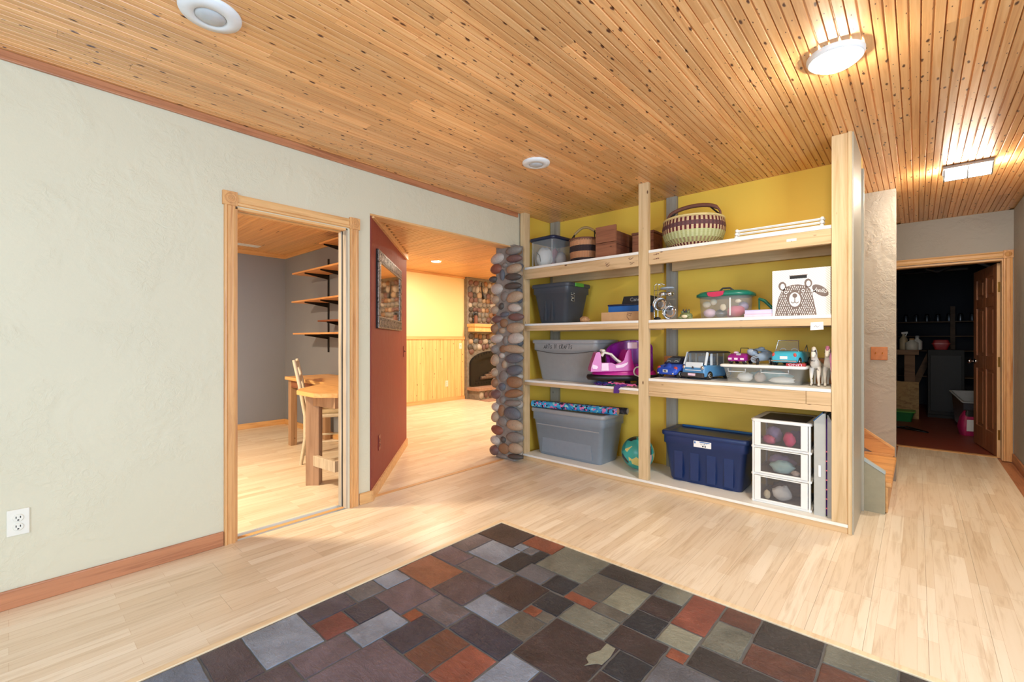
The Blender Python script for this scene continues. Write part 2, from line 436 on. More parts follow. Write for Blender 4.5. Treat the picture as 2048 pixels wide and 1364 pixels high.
M_plain('firebrick', (168, 136, 118), 0.7, var=0.15)
M_plain('log_grey', (110, 92, 80), 0.8, var=0.3)
M_emit('led_glow', (1.0, 0.86, 0.66), 240)
M_emit('fixture_glow', (1.0, 0.86, 0.68), 180)
M_emit('far_lamp_glow', (1.0, 0.86, 0.66), 700)
M_emit('office_lamp_glow', (1.0, 0.78, 0.52), 330)
def mat_mirror():
    t = NT('mirror_glass'); t.out((0.82, 0.80, 0.78, 1), t.ramp(t.noise(t.pos(False), 4), [(0, (0.02,)*3), (1, (0.05,)*3)]), 1.0)
mat_mirror()
def mat_frame():
    t = NT('carved_pewter'); v = t.pos(False)
    wv = t.noise(t.scale(v, (60, 60, 60)), 1.0, 3, 0.6, 1.5)
    col = t.ramp(wv, [(0.38, lin((52, 46, 44))), (0.55, lin((150, 142, 136)))]); t.bump(wv, 0.6, 0.004); t.out(col, 0.4, 0.5)
mat_frame()
def mat_weave(name, bandsA, bandsB, n, zmax):
    t = NT(name); v = t.pos(False); sep = t.node('ShaderNodeSeparateXYZ'); t.link(v, sep.inputs[0])
    ang = t.math('ARCTAN2', sep.outputs[1], sep.outputs[0]); st = t.math('SINE', t.math('MULTIPLY', ang, n))
    z = t.math('DIVIDE', sep.outputs[2], zmax)
    A = t.ramp(z, [(p, lin(c)) for p, c in bandsA], 'CONSTANT'); B = t.ramp(z, [(p, lin(c)) for p, c in bandsB], 'CONSTANT')
    rows = t.math('SINE', t.math('MULTIPLY', sep.outputs[2], 700))
    t.bump(t.math('ADD', st, rows), 0.5, 0.002)
    t.out(t.mix(t.math('GREATER_THAN', st, 0.0), A, B), 0.75)
BU, CR, GR, TN, BR, BK = (96, 24, 36), (214, 190, 150), (176, 178, 120), (196, 140, 96), (120, 82, 62), (48, 34, 34)
mat_weave('weave_bolga', [(0, BU), (0.16, GR), (0.30, GR), (0.52, BU), (0.66, (92, 60, 64)), (0.80, BU), (0.93, CR)],
          [(0, CR), (0.16, (150, 128, 92)), (0.30, (196, 200, 150)), (0.52, CR), (0.66, (110, 70, 72)), (0.80, CR), (0.93, CR)], 44, 0.24)
mat_weave('weave_striped', [(0, BK), (0.20, TN), (0.46, BK), (0.70, TN), (0.9, TN)], [(0, BK), (0.20, (184, 124, 84)), (0.46, (58, 40, 38)), (0.70, (206, 150, 108)), (0.9, BR)], 60, 0.23)
def mat_print(name, stops, scale, stretch=(1, 1, 1), rough=0.3):
    t = NT(name); v = t.scale(t.pos(False), stretch); vo = t.node('ShaderNodeTexVoronoi'); vo.inputs['Scale'].default_value = scale; t.link(v, vo.inputs['Vector'])
    sep = t.node('ShaderNodeSeparateColor'); t.link(vo.outputs['Color'], sep.inputs[0])
    t.out(t.ramp(sep.outputs[0], [(p, lin(c)) for p, c in stops], 'CONSTANT'), rough)
mat_print('gift_wrap', [(0, (60, 160, 206)), (0.45, (40, 120, 180)), (0.6, (222, 120, 170)), (0.75, (28, 40, 70)), (0.9, (150, 214, 206))], 55)
mat_print('gift_wrap_dark', [(0, (34, 34, 44)), (0.5, (60, 62, 70)), (0.8, (170, 166, 160))], 40)
mat_print('ball_print', [(0, (64, 176, 166)), (0.5, (44, 140, 130)), (0.62, (226, 214, 130)), (0.85, (40, 44, 48)), (0.93, (220, 170, 170))], 15)
def mat_stripes():
    t = NT('striped_card'); v = t.pos(False); sep = t.node('ShaderNodeSeparateXYZ'); t.link(v, sep.inputs[0])
    d = t.math('SINE', t.math('MULTIPLY', t.math('ADD', sep.outputs[0], t.math('MULTIPLY', sep.outputs[2], 1.0)), 420))
    t.out(t.ramp(t.math('MULTIPLY_ADD', d, 0.5), [(0.0, lin((176, 174, 170))), (0.15, lin((240, 239, 235)))]), 0.7)
mat_stripes()
def mat_scribble(name, base, ink):
    t = NT(name); v = t.pos(False); f = t.noise(v, 60 if 'label' in name else 22, 2); t.out(t.ramp(f, [(0.36, lin(ink)), (0.42, lin(base))]), 0.6)
mat_scribble('label_print', (236, 238, 236), (60, 90, 130))
mat_scribble('horse_spot', (226, 220, 208), (60, 54, 52))
# ------------------------------------------------------------------ the setting
XW, XR, YR, H = -2.965, 1.9, -2.2, 2.44
YS, YB = 3.404, 3.944           # shelf front, yellow back wall
A = Vector((-2.965, 1.764)); B = Vector((-4.264, 2.98)); D = (B-A).normalized(); N = Vector((-D.y, D.x)) * -1   # N points to the camera
WT = 0.11
# left wall with two openings
m = MB()
m.box(XW-WT, XW, YR, 0.882, 0, H); m.box(XW-WT, XW, 0.882, 1.585, 1.957, H); m.box(XW-WT, XW, 1.585, 1.756, 0, H)
m.box(XW-WT, XW, 1.756, 3.40, 2.10, H); m.box(XW-WT, XW, 3.40, 4.05, 0, H)
struct(m.build('wall_left', 'cream_wall'), 'cream trowelled plaster wall with a doorway and a wide opening')
struct(MB().box(XW, XW+0.004, YS+0.04, YB, 0, H).build('wall_niche', 'yellow_wall'), 'yellow painted side of the shelving niche')
struct(MB().box(XW-WT, -0.285, YB, 3.985, 0, H).build('wall_back', 'yellow_wall'), 'mustard yellow wall behind the shelving')
struct(MB().box(XW-WT, XR, YR-0.1, YR, 0, 0.8).box(XW-WT, -1.7, YR-0.1, YR, 0.8, 2.1).box(0.5, XR, YR-0.1, YR, 0.8, 2.1).box(XW-WT, XR, YR-0.1, YR, 2.1, H).build('wall_rear', 'cream_wall'))
struct(MB().box(XR, XR+0.1, YR, -0.45, 0, H).box(XR, XR+0.1, 1.15, 3.1, 0, H).box(XR, XR+0.1, -0.45, 1.15, 2.12, H).build('wall_right', 'cream_wall'))
def framed_window(name, boxes, pane, label):
    f = MB()
    for b in boxes: f.box(*b)
    o = struct(f.build(name, 'white_plastic'), label); MB().box(*pane).build('pane', 'clear_window', o)
framed_window('window_1', [(-1.7,0.5,YR-0.09,YR-0.03,0.8,0.86),(-1.7,0.5,YR-0.09,YR-0.03,2.04,2.1),(-1.7,-1.64,YR-0.09,YR-0.03,0.86,2.04),(0.44,0.5,YR-0.09,YR-0.03,0.86,2.04),(-0.63,-0.57,YR-0.09,YR-0.03,0.86,2.04)], (-1.64,0.44,YR-0.075,YR-0.07,0.86,2.04), 'white framed window behind the viewer')
framed_window('door_1', [(XR+0.03,XR+0.09,-0.45,1.15,0,0.12),(XR+0.03,XR+0.09,-0.45,1.15,2.02,2.12),(XR+0.03,XR+0.09,-0.45,-0.36,0.12,2.02),(XR+0.03,XR+0.09,1.06,1.15,0.12,2.02),(XR+0.03,XR+0.09,0.31,0.39,0.12,2.02)], (XR+0.07,XR+0.075,-0.36,1.06,0.12,2.02), 'glazed entry door in the right wall')
struct(MB().box(0.695, XR+0.1, 3.0, 3.1, 0, H).box(0.695, 0.8, 3.1, 6.48, 0, H).build('wall_hall_right', 'taupe_wall'), 'taupe plaster wall along the hallway')
struct(MB().box(-1.6, -0.131, 4.93, 5.04, 0, H).build('wall_stair', 'taupe_wall'), 'taupe plaster wall end beside the stairs')
struct(MB().box(-0.42, -0.32, 5.04, 6.48, 0, H).build('wall_hall_left', 'taupe_wall'))
struct(MB().box(-0.42, -0.215, 6.48, 6.60, 0, 1.972).box(0.632, 0.8, 6.48, 6.60, 0, 1.972).box(-0.42, 0.8, 6.48, 6.60, 1.972, H).build('wall_hall_end', 'taupe_wall'), 'taupe plaster wall over the utility room doorway')
# diagonal red wall
def along(s, off): p = A + D*s + N*off; return (p.x, p.y)
LR = (B-A).length
struct(MB().prism([along(0.012, 0), along(0.012, -0.09), along(LR, -0.09), along(LR, 0)][::-1], 0, 2.16).build('wall_red', 'brick_red_wall'), 'brick red diagonal wall with a mirror')
struct(MB().box(-6.7, B.x-0.06, 2.88, B.y-0.005, 0, 2.45).build('wall_red_return', 'brick_red_wall'))
struct(MB().prism([along(0.16, -0.09), along(0.16, -0.10), along(1.43, -0.10), along(1.43, -0.09)][::-1], 0, 2.40).build('wall_grey_diagonal', 'grey_wall'))
# grey room
struct(MB().box(-6.73, -6.62, -0.6, 2.72, 0, 2.45).build('wall_grey_far', 'grey_wall'), 'slate grey far wall of the small office')
struct(MB().box(-6.62, -4.075, 2.60, 2.72, 0, 2.45).build('wall_grey_side', 'grey_wall'), 'slate grey wall behind the wall shelves')
struct(MB().box(-6.62, XW-WT, -0.7, -0.6, 0, 2.45).build('wall_grey_near', 'grey_wall'))
struct(MB().box(-6.7, XW-WT, -0.7, 2.65, -0.1, 0).build('floor_office', 'maple_laminate'), 'maple laminate floor of the small office')
# far room
struct(MB().box(-6.87, -6.76, 2.88, 8.1, 0, 2.6).build('wall_far', 'far_cream_wall'), 'cream upper wall above knotty pine wainscot')
struct(MB().box(-6.76, XW-WT, 8.0, 8.1, 0, 2.6).build('wall_far_end', 'far_cream_wall'))
struct(MB().box(XW-WT, XW-0.01, 4.05, 8.0, 0, 2.6).build('wall_far_side', 'far_cream_wall'))
struct(MB().prism([(XW-WT+0.11, 1.756), (XW-WT+0.11, 8.0), (-6.76, 8.0), (-6.76, 2.9), (-4.3, 2.9), (-3.1, 1.756)], -0.1, -0.0005).build('floor_far', 'maple_laminate'), 'maple laminate floor of the fireplace room')
# main floor slab
struct(MB().box(XW, XR, YR, 3.1, -0.1, -0.010).box(XW, 0.695, 3.1, 4.0, -0.1, -0.010).box(-0.42, 0.695, 4.0, 6.64, -0.1, -0.010).build('floor_base', 'grout'))
FLOOR = struct(MB().box(XW, XR, YR, 3.1, -0.0100, -0.0085).box(XW, 0.695, 3.1, 4.0, -0.0100, -0.0085).box(-0.42, 0.695, 4.0, 6.64, -0.0100, -0.0085).build('floor', 'oak_trim'), 'pale maple laminate plank floor')
plank = MB().box(0, 1, 0, 1, -0.0085, 0).mesh('plank'); plank.materials.append(MATS['maple_laminate'])
SX0, SX1, SY0, SY1 = -1.998, XR, -0.7, 2.124
TRW = 0.032
def planks(xa, xb, y0, y1):
    y = y0; first = True
    while y < y1-0.01:
        L = random.uniform(0.35, 1.2) if first else 1.22
        e = min(y+L, y1)
        if y1-e < 0.2: e = y1
        inst('plank', plank, (xa+0.0004, y+0.0004, 0), (xb-xa-0.0008, e-y-0.0008, 1), parent=FLOOR)
        y = e; first = False
xl = [XW + (SX0-TRW-XW)*i/5 for i in range(6)]
for i in range(5): planks(xl[i], xl[i+1], YR, 3.42 if i else 3.40)
x = SX0-TRW; k = 0
while x < XR-0.01:
    xe = min(x+0.1875, XR)
    planks(x, xe, YR, SY0-TRW)
    top = 3.42 if xe < -0.25 else (3.98 if xe < -0.1 else 6.60)
    if xe > 0.70: top = 3.0
    planks(x, xe, SY1+TRW, top); x = xe
tr = MB().box(SX0-TRW, SX0, SY0-TRW, SY1+TRW, -0.0085, 0.003).box(SX0, SX1, SY1, SY1+TRW, -0.0085, 0.003).box(SX0, SX1, SY0-TRW, SY0, -0.0085, 0.003)
struct(tr.build('trim_1', 'pale_strip', bevel=0.002), 'pale wood strip framing the slate')
# slate tiles
SL = struct(MB().box(SX0, SX1, SY0, SY1, -0.0085, -0.0035).build('floor_slate', 'grout'), 'random rectangular slate tile inset with grey grout')
T = [('maroon',-1.990,-1.715,1.911,2.12),('orange',-1.708,-1.495,1.991,2.12),('greystreak',-1.990,-1.866,1.698,1.905),('light',-1.861,-1.645,1.708,1.907),
('grey',-1.639,-1.57,1.91,1.985),('black',-1.639,-1.519,1.718,1.905),('black',-1.565,-1.50,1.85,1.985),('mauve',-1.990,-1.796,1.554,1.691),('copper',-1.990,-1.719,1.337,1.546),('greystreak',-1.790,-1.506,1.563,1.694),
('light',-1.990,-1.868,1.196,1.330),('mauve',-1.860,-1.651,1.121,1.330),('purple',-1.711,-1.502,1.342,1.553),('maroon',-1.497,-1.288,1.485,1.703),('light',-1.494,-1.287,1.346,1.478),
('greystreak',-1.646,-1.437,1.200,1.335),('orange',-1.642,-1.577,1.124,1.192),('grey',-1.512,-1.353,1.710,1.843),('green',-1.492,-1.205,1.850,2.12),('black',-1.346,-1.214,1.710,1.842),
('greygreen',-1.207,-1.060,1.772,1.984),('dark',-1.199,-0.916,1.991,2.12),('lightgreen',-1.055,-0.918,1.780,1.985),('orange',-1.208,-1.067,1.702,1.764),('black',-1.282,-1.144,1.560,1.695),
('green',-1.138,-0.918,1.562,1.696),('greygreen',-1.060,-0.918,1.702,1.774),('green',-0.908,-0.773,1.993,2.12),('maroon',-0.910,-0.772,1.845,1.986),('black',-0.912,-0.772,1.703,1.838),
('red',-0.766,-0.628,1.843,2.12),('brown',-0.621,-0.486,1.997,2.12),('green',-0.622,-0.488,1.785,1.990),('lightgreen',-0.764,-0.633,1.703,1.835),('maroon',-0.912,-0.708,1.558,1.694),
('orange',-0.700,-0.632,1.636,1.697),('black',-0.840,-0.710,1.415,1.552),('maroon',-1.137,-0.846,1.270,1.555),('greygreen',-1.280,-1.144,1.343,1.488),('greygreen',-1.206,-1.144,1.494,1.553),
('orange',-1.278,-1.212,1.494,1.478+0.075),('blue',-1.428,-1.142,1.202,1.339),('light',-1.140,-1.000,1.035,1.264),('red',-1.286,-1.147,0.986,1.195),('brown',-1.432,-1.292,0.986,1.195),
('blue',-1.575,-1.438,0.986,1.194),('light',-1.717,-1.582,0.906,1.117),('blue',-1.860,-1.723,0.973,1.117),('redp',-1.864,-1.724,0.833,0.967),('purpled',-1.990,-1.870,0.833,1.042),
('grey',-1.990,-1.868,1.048,1.190),('light',-1.990,-1.731,0.613,0.828),('mauve',-1.718,-1.584,0.686,0.900),('purple',-1.990,-1.726,0.472,0.609),('blueg',-1.990,-1.726,0.26,0.466),
('purple',-1.718,-1.578,0.47,0.681),('mauve',-1.578,-1.290,0.69,0.981),('blue',-1.286,-1.146,0.77,0.981),('blue',-0.994,-0.848,1.06,1.264),('maroon',-0.842,-0.71,1.20,1.408),
('grey',-0.704,-0.42,1.36,1.632),('dark',-0.626,-0.266,1.642,1.778),('brown',-0.479,-0.267,1.786,1.930),('dark',-0.479,-0.266,1.937,2.12),('green',-0.260,-0.050,1.992,2.12),
('brown',-0.260,-0.052,1.79,1.986),('dark',-0.044,0.16,1.90,2.12)]
cells = [list(t) for t in T]
# the unseen rest of the inset, laid in the same modules
gx = 0.0712; used = set()
nx = int((SX1-SX0)/gx); ny = int((SY1-SY0)/gx)
def covered(cx, cy): return any(t[1]-0.006 <= cx <= t[2]+0.006 and t[3]-0.006 <= cy <= t[4]+0.006 for t in T)
free = {(i, j) for i in range(nx) for j in range(ny) if not any(covered(SX0+gx*(i+u), SY1-gx*(j+v)) for u in (0.2, 0.5, 0.8) for v in (0.2, 0.5, 0.8))}
KD = ['maroon','purple','grey','green','black','light','brown','greystreak','mauve','orange','dark','blue']
for (i, j) in sorted(free, key=lambda q: (q[1], q[0])):
    if (i, j) in used: continue
    for (a, b) in random.sample([(3,3),(4,2),(2,3),(3,2),(2,2)], 5) + [(2,1),(1,2),(1,1)]:
        c = [(i+p, j+q) for p in range(a) for q in range(b)]
        if all(q in free and q not in used for q in c):
            used.update(c); cells.append([random.choice(KD), SX0+gx*i+0.004, SX0+gx*(i+a)-0.003, SY1-gx*(j+b)+0.004, SY1-gx*j-0.003]); break
rs = random.Random(3)
for kind, x0, x1, y0, y1 in cells:
    q = 0.0012; j = lambda s=0.0016: rs.uniform(-s, s)
    x0 += q; x1 -= q; y0 += q; y1 -= q; ring = []
    for (ax, ay), (bx, by) in (((x0,y0),(x1,y0)),((x1,y0),(x1,y1)),((x1,y1),(x0,y1)),((x0,y1),(x0,y0))):
        for k in range(5):
            ring.append((ax+(bx-ax)*k/5+j(), ay+(by-ay)*k/5+j()))
    cx, cy = (x0+x1)/2, (y0+y1)/2; z = rs.uniform(-0.0006, 0.0006)
    s = 1-0.006/max(x1-x0, y1-y0)
    lo = [(p[0]-cx, p[1]-cy, -0.004) for p in ring]; mid = [(p[0]-cx, p[1]-cy, z-0.0012) for p in ring]; hi = [((p[0]-cx)*s, (p[1]-cy)*s, z) for p in ring]
    MB().loft([lo, mid, hi], True, False).build('slate_tile', 'slate_'+kind, SL, loc=(cx, cy, 0))
# pale patch in the big maroon tile
pp_ = [on_z(900+a/5.12, 1180+b/5.12, 0) for a, b in ((1605,550),(1695,600),(1640,690),(1555,768),(1500,755),(1375,775),(1420,745),(1395,700),(1420,660),(1540,620))]
MB().prism([(p.x, p.y) for p in pp_], 0.0, 0.0009).build('inlay', 'slate_lightgreen', SL)
# ceiling boards
CE = struct(MB().box(XW-WT, XR+0.1, YR-0.1, 3.1, H+0.012, H+0.1).box(XW-WT, 0.8, 3.1, 4.05, H+0.012, H+0.1).box(-1.6, 0.8, 4.05, 6.6, H+0.012, H+0.1).build('ceiling', 'soffit_pine'), 'amber knotty pine beadboard ceiling')
BWD = 0.0726
def beadprof(w):
    g, d = 0.0045, 0.008; h = w/2
    return [(0,0.012),(0,d),(g*0.6,0),(h-g,0),(h-0.0012,d*0.8),(h+0.0012,d*0.8),(h+g,0),(w-g*0.6,0),(w,d),(w,0.012)]
def board_mesh(name, mat, axis='y'):
    p = beadprof(1.0*BWD); mb = MB()
    if axis == 'y': mb.loft([[(a, 0, b) for a, b in p], [(a, 1, b) for a, b in p]], True, False)
    else: mb.loft([[(0, a, b) for a, b in p], [(1, a, b) for a, b in p]][::-1], True, False)
    me = mb.mesh(name); me.materials.append(MATS[mat]); return me
bmY = board_mesh('board', 'ceiling_pine', 'y')
x = XW; rb = random.Random(11)
while x < XR-0.005:
    xe = x+BWD
    top = 3.944 if xe < -0.30 else (4.93 if xe < -0.13 else 6.48)
    if x > 0.66: top = 3.0
    cuts = [YR]; y = YR + rb.uniform(0.5, 2.4)
    while y < top-0.3: cuts.append(y); y += rb.choice((1.5, 2.0, 2.4, 2.9))
    cuts.append(top)
    for a, b in zip(cuts, cuts[1:]):
        inst('board', bmY, (x+0.0003, a+0.0004, H), ((min(xe, XR)-x-0.0006)/BWD, b-a-0.0008, 1), parent=CE)
    x = xe
# office ceiling
GC = struct(MB().box(-6.7, XW-WT, -0.7, 2.7, 2.382, 2.45).build('ceiling_office', 'soffit_pine'), 'pine beadboard ceiling of the small office')
bmX = board_mesh('board', 'soffit_pine', 'x')
for i in range(44):
    y = -0.6 + i*BWD; inst('board', bmX, (-6.62, y, 2.37), (6.62+XW-WT, 1, 1), parent=GC)
# fireplace room: low soffit then a higher ceiling
SO = struct(MB().prism([(XW-WT, 1.756), (XW-WT, 8.0), (-4.2, 8.0), (-4.2, 2.95), (-3.13, 1.95-0.194)], 2.142, 2.44).build('ceiling_soffit', 'soffit_pine'), 'low pine soffit beyond the wide opening')
y = 1.765
while y < 7.9:
    xs = -4.2 if y > 2.94 else max(-4.2, A.x-(y-A.y)*D.x/D.y*-1)
    inst('board', bmX, (xs, y, 2.13), (XW-WT-xs, 1, 1), parent=SO); y += BWD
FC = struct(MB().box(-6.8, -4.19, 2.9, 8.05, 2.452, 2.55).build('ceiling_far', 'soffit_pine'), 'pine beadboard ceiling of the fireplace room')
y = 2.985
while y < 7.9:
    inst('board', bmX, (-6.76, y, 2.44), (2.56, 1, 1), parent=FC); y += BWD
# utility room shell
struct(MB().box(-2.3, 1.6, 6.60, 11.2, -0.1, 0).build('floor_utility', 'concrete_red'), 'red painted concrete utility floor')
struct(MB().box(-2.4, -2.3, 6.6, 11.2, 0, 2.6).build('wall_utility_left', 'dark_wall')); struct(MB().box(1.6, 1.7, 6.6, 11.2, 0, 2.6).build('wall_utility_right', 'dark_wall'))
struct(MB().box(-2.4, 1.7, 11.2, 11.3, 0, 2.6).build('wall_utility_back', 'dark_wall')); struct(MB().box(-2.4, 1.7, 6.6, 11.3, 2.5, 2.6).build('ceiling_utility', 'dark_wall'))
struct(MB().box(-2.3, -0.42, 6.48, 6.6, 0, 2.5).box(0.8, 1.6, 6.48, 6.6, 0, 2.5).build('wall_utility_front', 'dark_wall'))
# trims and baseboards
nt = [1]
def trim(mb, mat, label=None, bevel=0.003):
    nt[0] += 1; return struct(mb.build('trim_%d' % nt[0], mat, bevel=bevel), label)
struct(MB().box(XW, XW+0.015, YR, 0.821, 0, 0.082).build('baseboard_left', 'oak_trim', bevel=0.004), 'reddish oak baseboard along the cream wall')
struct(MB().box(XW, XW+0.015, 1.668, 1.765, 0, 0.082).build('baseboard_pier', 'pine_trim_y', bevel=0.004))
struct(MB().prism([along(0.0, 0.0), along(0.0, 0.015), along(LR, 0.015), along(LR, 0.0)], 0, 0.078).build('baseboard_red', 'pine_trim_y', bevel=0.003), 'pine baseboard under the red wall')
trim(MB().prism([along(0.02, 0.0), along(0.02, 0.02), along(LR, 0.02), along(LR, 0.0)], 2.075, 2.13), 'pine_trim_y', 'pine strip along the top of the red wall')
trim(MB().box(XW, XW+0.016, YR, 3.38, 2.396, H-0.001), 'oak_trim', 'oak strip where the left wall meets the ceiling')
trim(MB().box(XW-WT, XW+0.006, 1.757, 3.39, 2.085, 2.099), 'pine_trim_y', 'thin pine lining at the head of the wide opening', 0.001)
trim(MB().box(-3.06, -3.02, 1.83, 3.25, 0, 0.004), 'pine_trim_y', 'floor threshold strip at the wide opening', 0.001)
trim(MB().box(-3.02, -2.985, 0.90, 1.57, 0, 0.004), 'pine_trim_y', 'floor threshold strip at the office doorway', 0.001)
struct(MB().box(-6.62, -6.606, -0.6, 2.6, 0, 0.072).build('baseboard_office_far', 'pine_trim_y', bevel=0.003)); struct(MB().box(-6.606, -4.05, 2.586, 2.6, 0, 0.072).build('baseboard_office_side', 'pine_trim_x', bevel=0.003))
trim(MB().box(-6.62, -6.60, -0.6, 2.6, 2.315, 2.37), 'pine_trim_y'); trim(MB().box(-6.60, -4.05, 2.58, 2.6, 2.315, 2.37), 'pine_trim_x')
trim(MB().box(-6.76, -6.74, 2.99, 6.1, 2.40, 2.44), 'pine_trim_y'); 
# office doorway: casings, corner blocks, split pocket-door jamb
DR = struct(thing('trim_40', None, None, (XW, 0.85, 0)), 'honey pine door casing with carved corner blocks around the office doorway')
def casing(y0, y1, z0, z1, par, horiz=False):
    p = [(0,0),(0.017,0.003),(0.019,0.012),(0.012,0.02),(0.012,0.041),(0.019,0.049),(0.017,0.058),(0,0.061)]
    mb = MB()
    if not horiz:
        s = (y1-y0)/0.061; mb.loft([[(a, y0+b*s, z0) for a, b in p], [(a, y0+b*s, z1) for a, b in p]], True, False)
        return mb.build('side_casing', 'pine_trim', par)
    s = (z1-z0)/0.061; mb.loft([[(a, y0, z0+b*s) for a, b in p], [(a, y1, z0+b*s) for a, b in p]][::-1], True, False)
    return mb.build('head_casing', 'pine_trim_y', par)
oy = -0.85
casing(0.824+oy, 0.882+oy, 0, 1.958, DR); casing(1.598+oy, 1.660+oy, 0, 1.958, DR); casing(0.888+oy, 1.590+oy, 1.962, 2.028, DR, True)
for yc in (0.853, 1.629):
    b = MB().box(0, 0.022, yc-0.038+oy, yc+0.038+oy, 1.957, 2.037).build('corner_block', 'pine_trim', DR, 0.002)
    Rm = Matrix.Rotation(HP, 4, 'Y')
    for r0, r1, h in ((0.030, 0.026, 0.0035), (0.017, 0.013, 0.005), (0.006, 0.003, 0.007)):
        MB().lathe([(r0, 0), (r0-0.001, h), (r1, h), (r1-0.001, 0)], 20, (0.022, yc+oy, 1.997), Rm, False).build('rosette_ring', 'pine_trim', b)
for nm, x0, x1 in (('front', -0.045, 0.0), ('back', -WT, -0.068)):
    MB().box(x0, x1, 1.571+oy, 1.585+oy, 0, 1.945).build('jamb', 'jamb_wood', DR, 0.001)
    MB().box(x0, x1, 0.882+oy, 0.896+oy, 0, 1.945).build('jamb', 'pine_trim', DR, 0.001)
    MB().box(x0, x1, 0.896+oy, 1.571+oy, 1.943, 1.957).build('head_jamb', 'pine_trim_y', DR, 0.001)
MB().box(-0.068, -0.045, 1.5755+oy, 1.584+oy, 0, 1.945).box(-0.068, -0.045, 0.896+oy, 1.571+oy, 1.951, 1.956).build('pocket_slot', 'slot_black', DR)
# utility doorway casing
UD = struct(thing('trim_41', None, None, (0.63, 6.48, 0)), 'orange pine door casing around the dark utility doorway')
def casing2(x0, x1, z0, z1, nm):
    p = [(0,0),(0.003,-0.017),(0.012,-0.019),(0.02,-0.012),(0.041,-0.012),(0.049,-0.019),(0.058,-0.017),(0.061,0)]
    if nm == 'side_casing':
        s = (x1-x0)/0.061; return MB().loft([[(x0+a*s, b, z0) for a, b in p], [(x0+a*s, b, z1) for a, b in p]], True, False).build(nm, 'pine_trim', UD)
    s = (z1-z0)/0.061; return MB().loft([[(x0, b, z0+a*s) for a, b in p], [(x1, b, z0+a*s) for a, b in p]], True, False).build(nm, 'pine_trim_x', UD)
casing2(-0.005, 0.060, 0, 1.972, 'side_casing'); casing2(-0.91, -0.847, 0, 1.972, 'side_casing'); casing2(-0.91, -0.006, 1.976, 2.045, 'head_casing')
bk = MB().box(-0.006, 0.063, -0.022, 0, 1.973, 2.05).build('corner_block', 'pine_trim', UD, 0.002)
MB().lathe([(0.026, 0), (0.025, 0.004), (0.010, 0.004), (0.008, 0.008), (0.001, 0.008)], 20, (0.028, -0.022, 2.011), Matrix.Rotation(HP, 4, 'X')).build('rosette_ring', 'pine_trim', bk)
MB().box(-0.014, 0.002, 0, 0.12, 0, 1.972).build('jamb', 'door_edge', UD); MB().box(-0.845, -0.829, 0, 0.12, 0, 1.972).build('jamb', 'door_edge', UD); MB().box(-0.829, -0.014, 0, 0.12, 1.956, 1.972).build('head_jamb', 'pine_trim_x', UD)
trim(MB().box(-0.21, 0.62, 6.59, 6.66, 0, 0.006), 'pine_trim_x', 'threshold strip under the utility door', 0.001)
struct(MB().box(0.680, 0.695, 3.1, 6.46, 0, 0.085).build('baseboard_hall', 'oak_trim', bevel=0.003), 'oak baseboard along the hallway wall')
# ------------------------------------------------------------------ shelving unit
SH = thing('shelving_unit', 'large two bay pine shelving unit of studs and white shelf panels', 'shelving', (-1.6, YS, 0))
def sb(name, x0, x1, y0, y1, z0, z1, mat, bevel=0.002, par=None):
    return MB().box(x0+1.6, x1+1.6, y0-YS, y1-YS, z0, z1).build(name, mat, par or SH, bevel)
sb('post', -2.943, -2.888, YS, YS+0.085, 0.057, H, 'stud_z'); sb('post', -1.679, -1.594, YS, YS+0.038, 0.057, H, 'stud_z'); sb('post', -0.395, -0.312, YS, YS+0.038, 0.057, H, 'stud_z')
sb('back_post', -2.948, -2.842, YB-0.04, YB-0.002, 0.057, H, 'stud_grey'); sb('back_post', -1.661, -1.568, YB-0.04, YB-0.002, 0.057, H, 'stud_grey'); sb('back_post', -0.395, -0.312, YB-0.04, YB-0.002, 0.057, H, 'stud_grey')
XL0, XL1, XR0, XR1 = -2.886, -1.681, -1.592, -0.397
yb = YB-0.042
def bay(x0, x1, zt, th, beams, n):
    sb('shelf_panel', x0, x1, YS-0.002, yb, zt-th, zt, 'white_shelf')
    for z0, z1 in beams:
        sb('beam', x0, x1, YS, YS+0.038, z0, z1-0.0005, 'stud_x'); sb('beam', x0, x1, yb-0.038, yb, z0, z1-0.0005, 'stud_x')
bay(XL0, XL1, 1.893, 0.022, [(1.776, 1.871)], 1); bay(XR0, XR1, 1.893, 0.022, [(1.778, 1.871)], 2)
bay(XL0, XL1, 1.337, 0.020, [(1.268, 1.317)], 3); bay(XR0, XR1, 1.337, 0.022, [(1.268, 1.315)], 4)
bay(XL0, XL1, 0.785, 0.020, [(0.735, 0.765)], 5)
sb('shelf_panel', XR0, XR1, YS-0.002, yb, 0.852, 0.873, 'white_shelf')
sb('beam', XR0, -0.53, YS, YS+0.038, 0.770, 0.8515, 'stud_x'); sb('beam', -0.528, XR1, YS, YS+0.038, 0.770, 0.8515, 'stud_x'); sb('beam', XR0, XR1, YS, YS+0.038, 0.732, 0.769, 'stud_x'); sb('beam', XR0, XR1, yb-0.038, yb, 0.770, 0.8515, 'stud_x')
sb('base_panel', -2.90, -0.312, YS-0.010, YB-0.002, 0.038, 0.0565, 'white_shelf')
sb('base_rail', -2.90, -2.25, YS-0.004, YS+0.034, 0.0, 0.0375, 'stud_x'); sb('base_rail', -2.249, -0.312, YS-0.004, YS+0.034, 0.0, 0.0375, 'stud_x'); sb('base_rail', -2.90, -0.312, YB-0.05, YB-0.012, 0.0, 0.0375, 'stud_x')
sb('edge_strip', -0.311, -0.292, YS-0.012, YS+0.004, 0.0, H, 'stud_z')
sb('side_panel', -0.311, -0.2855, YS+0.0045, YB-0.02, 0.0, H, 'panel_grey'); sb('rear_strip', -0.3115, -0.272, YB-0.019, YB+0.012, 0.0, 2.36, 'panel_grey', 0.003)
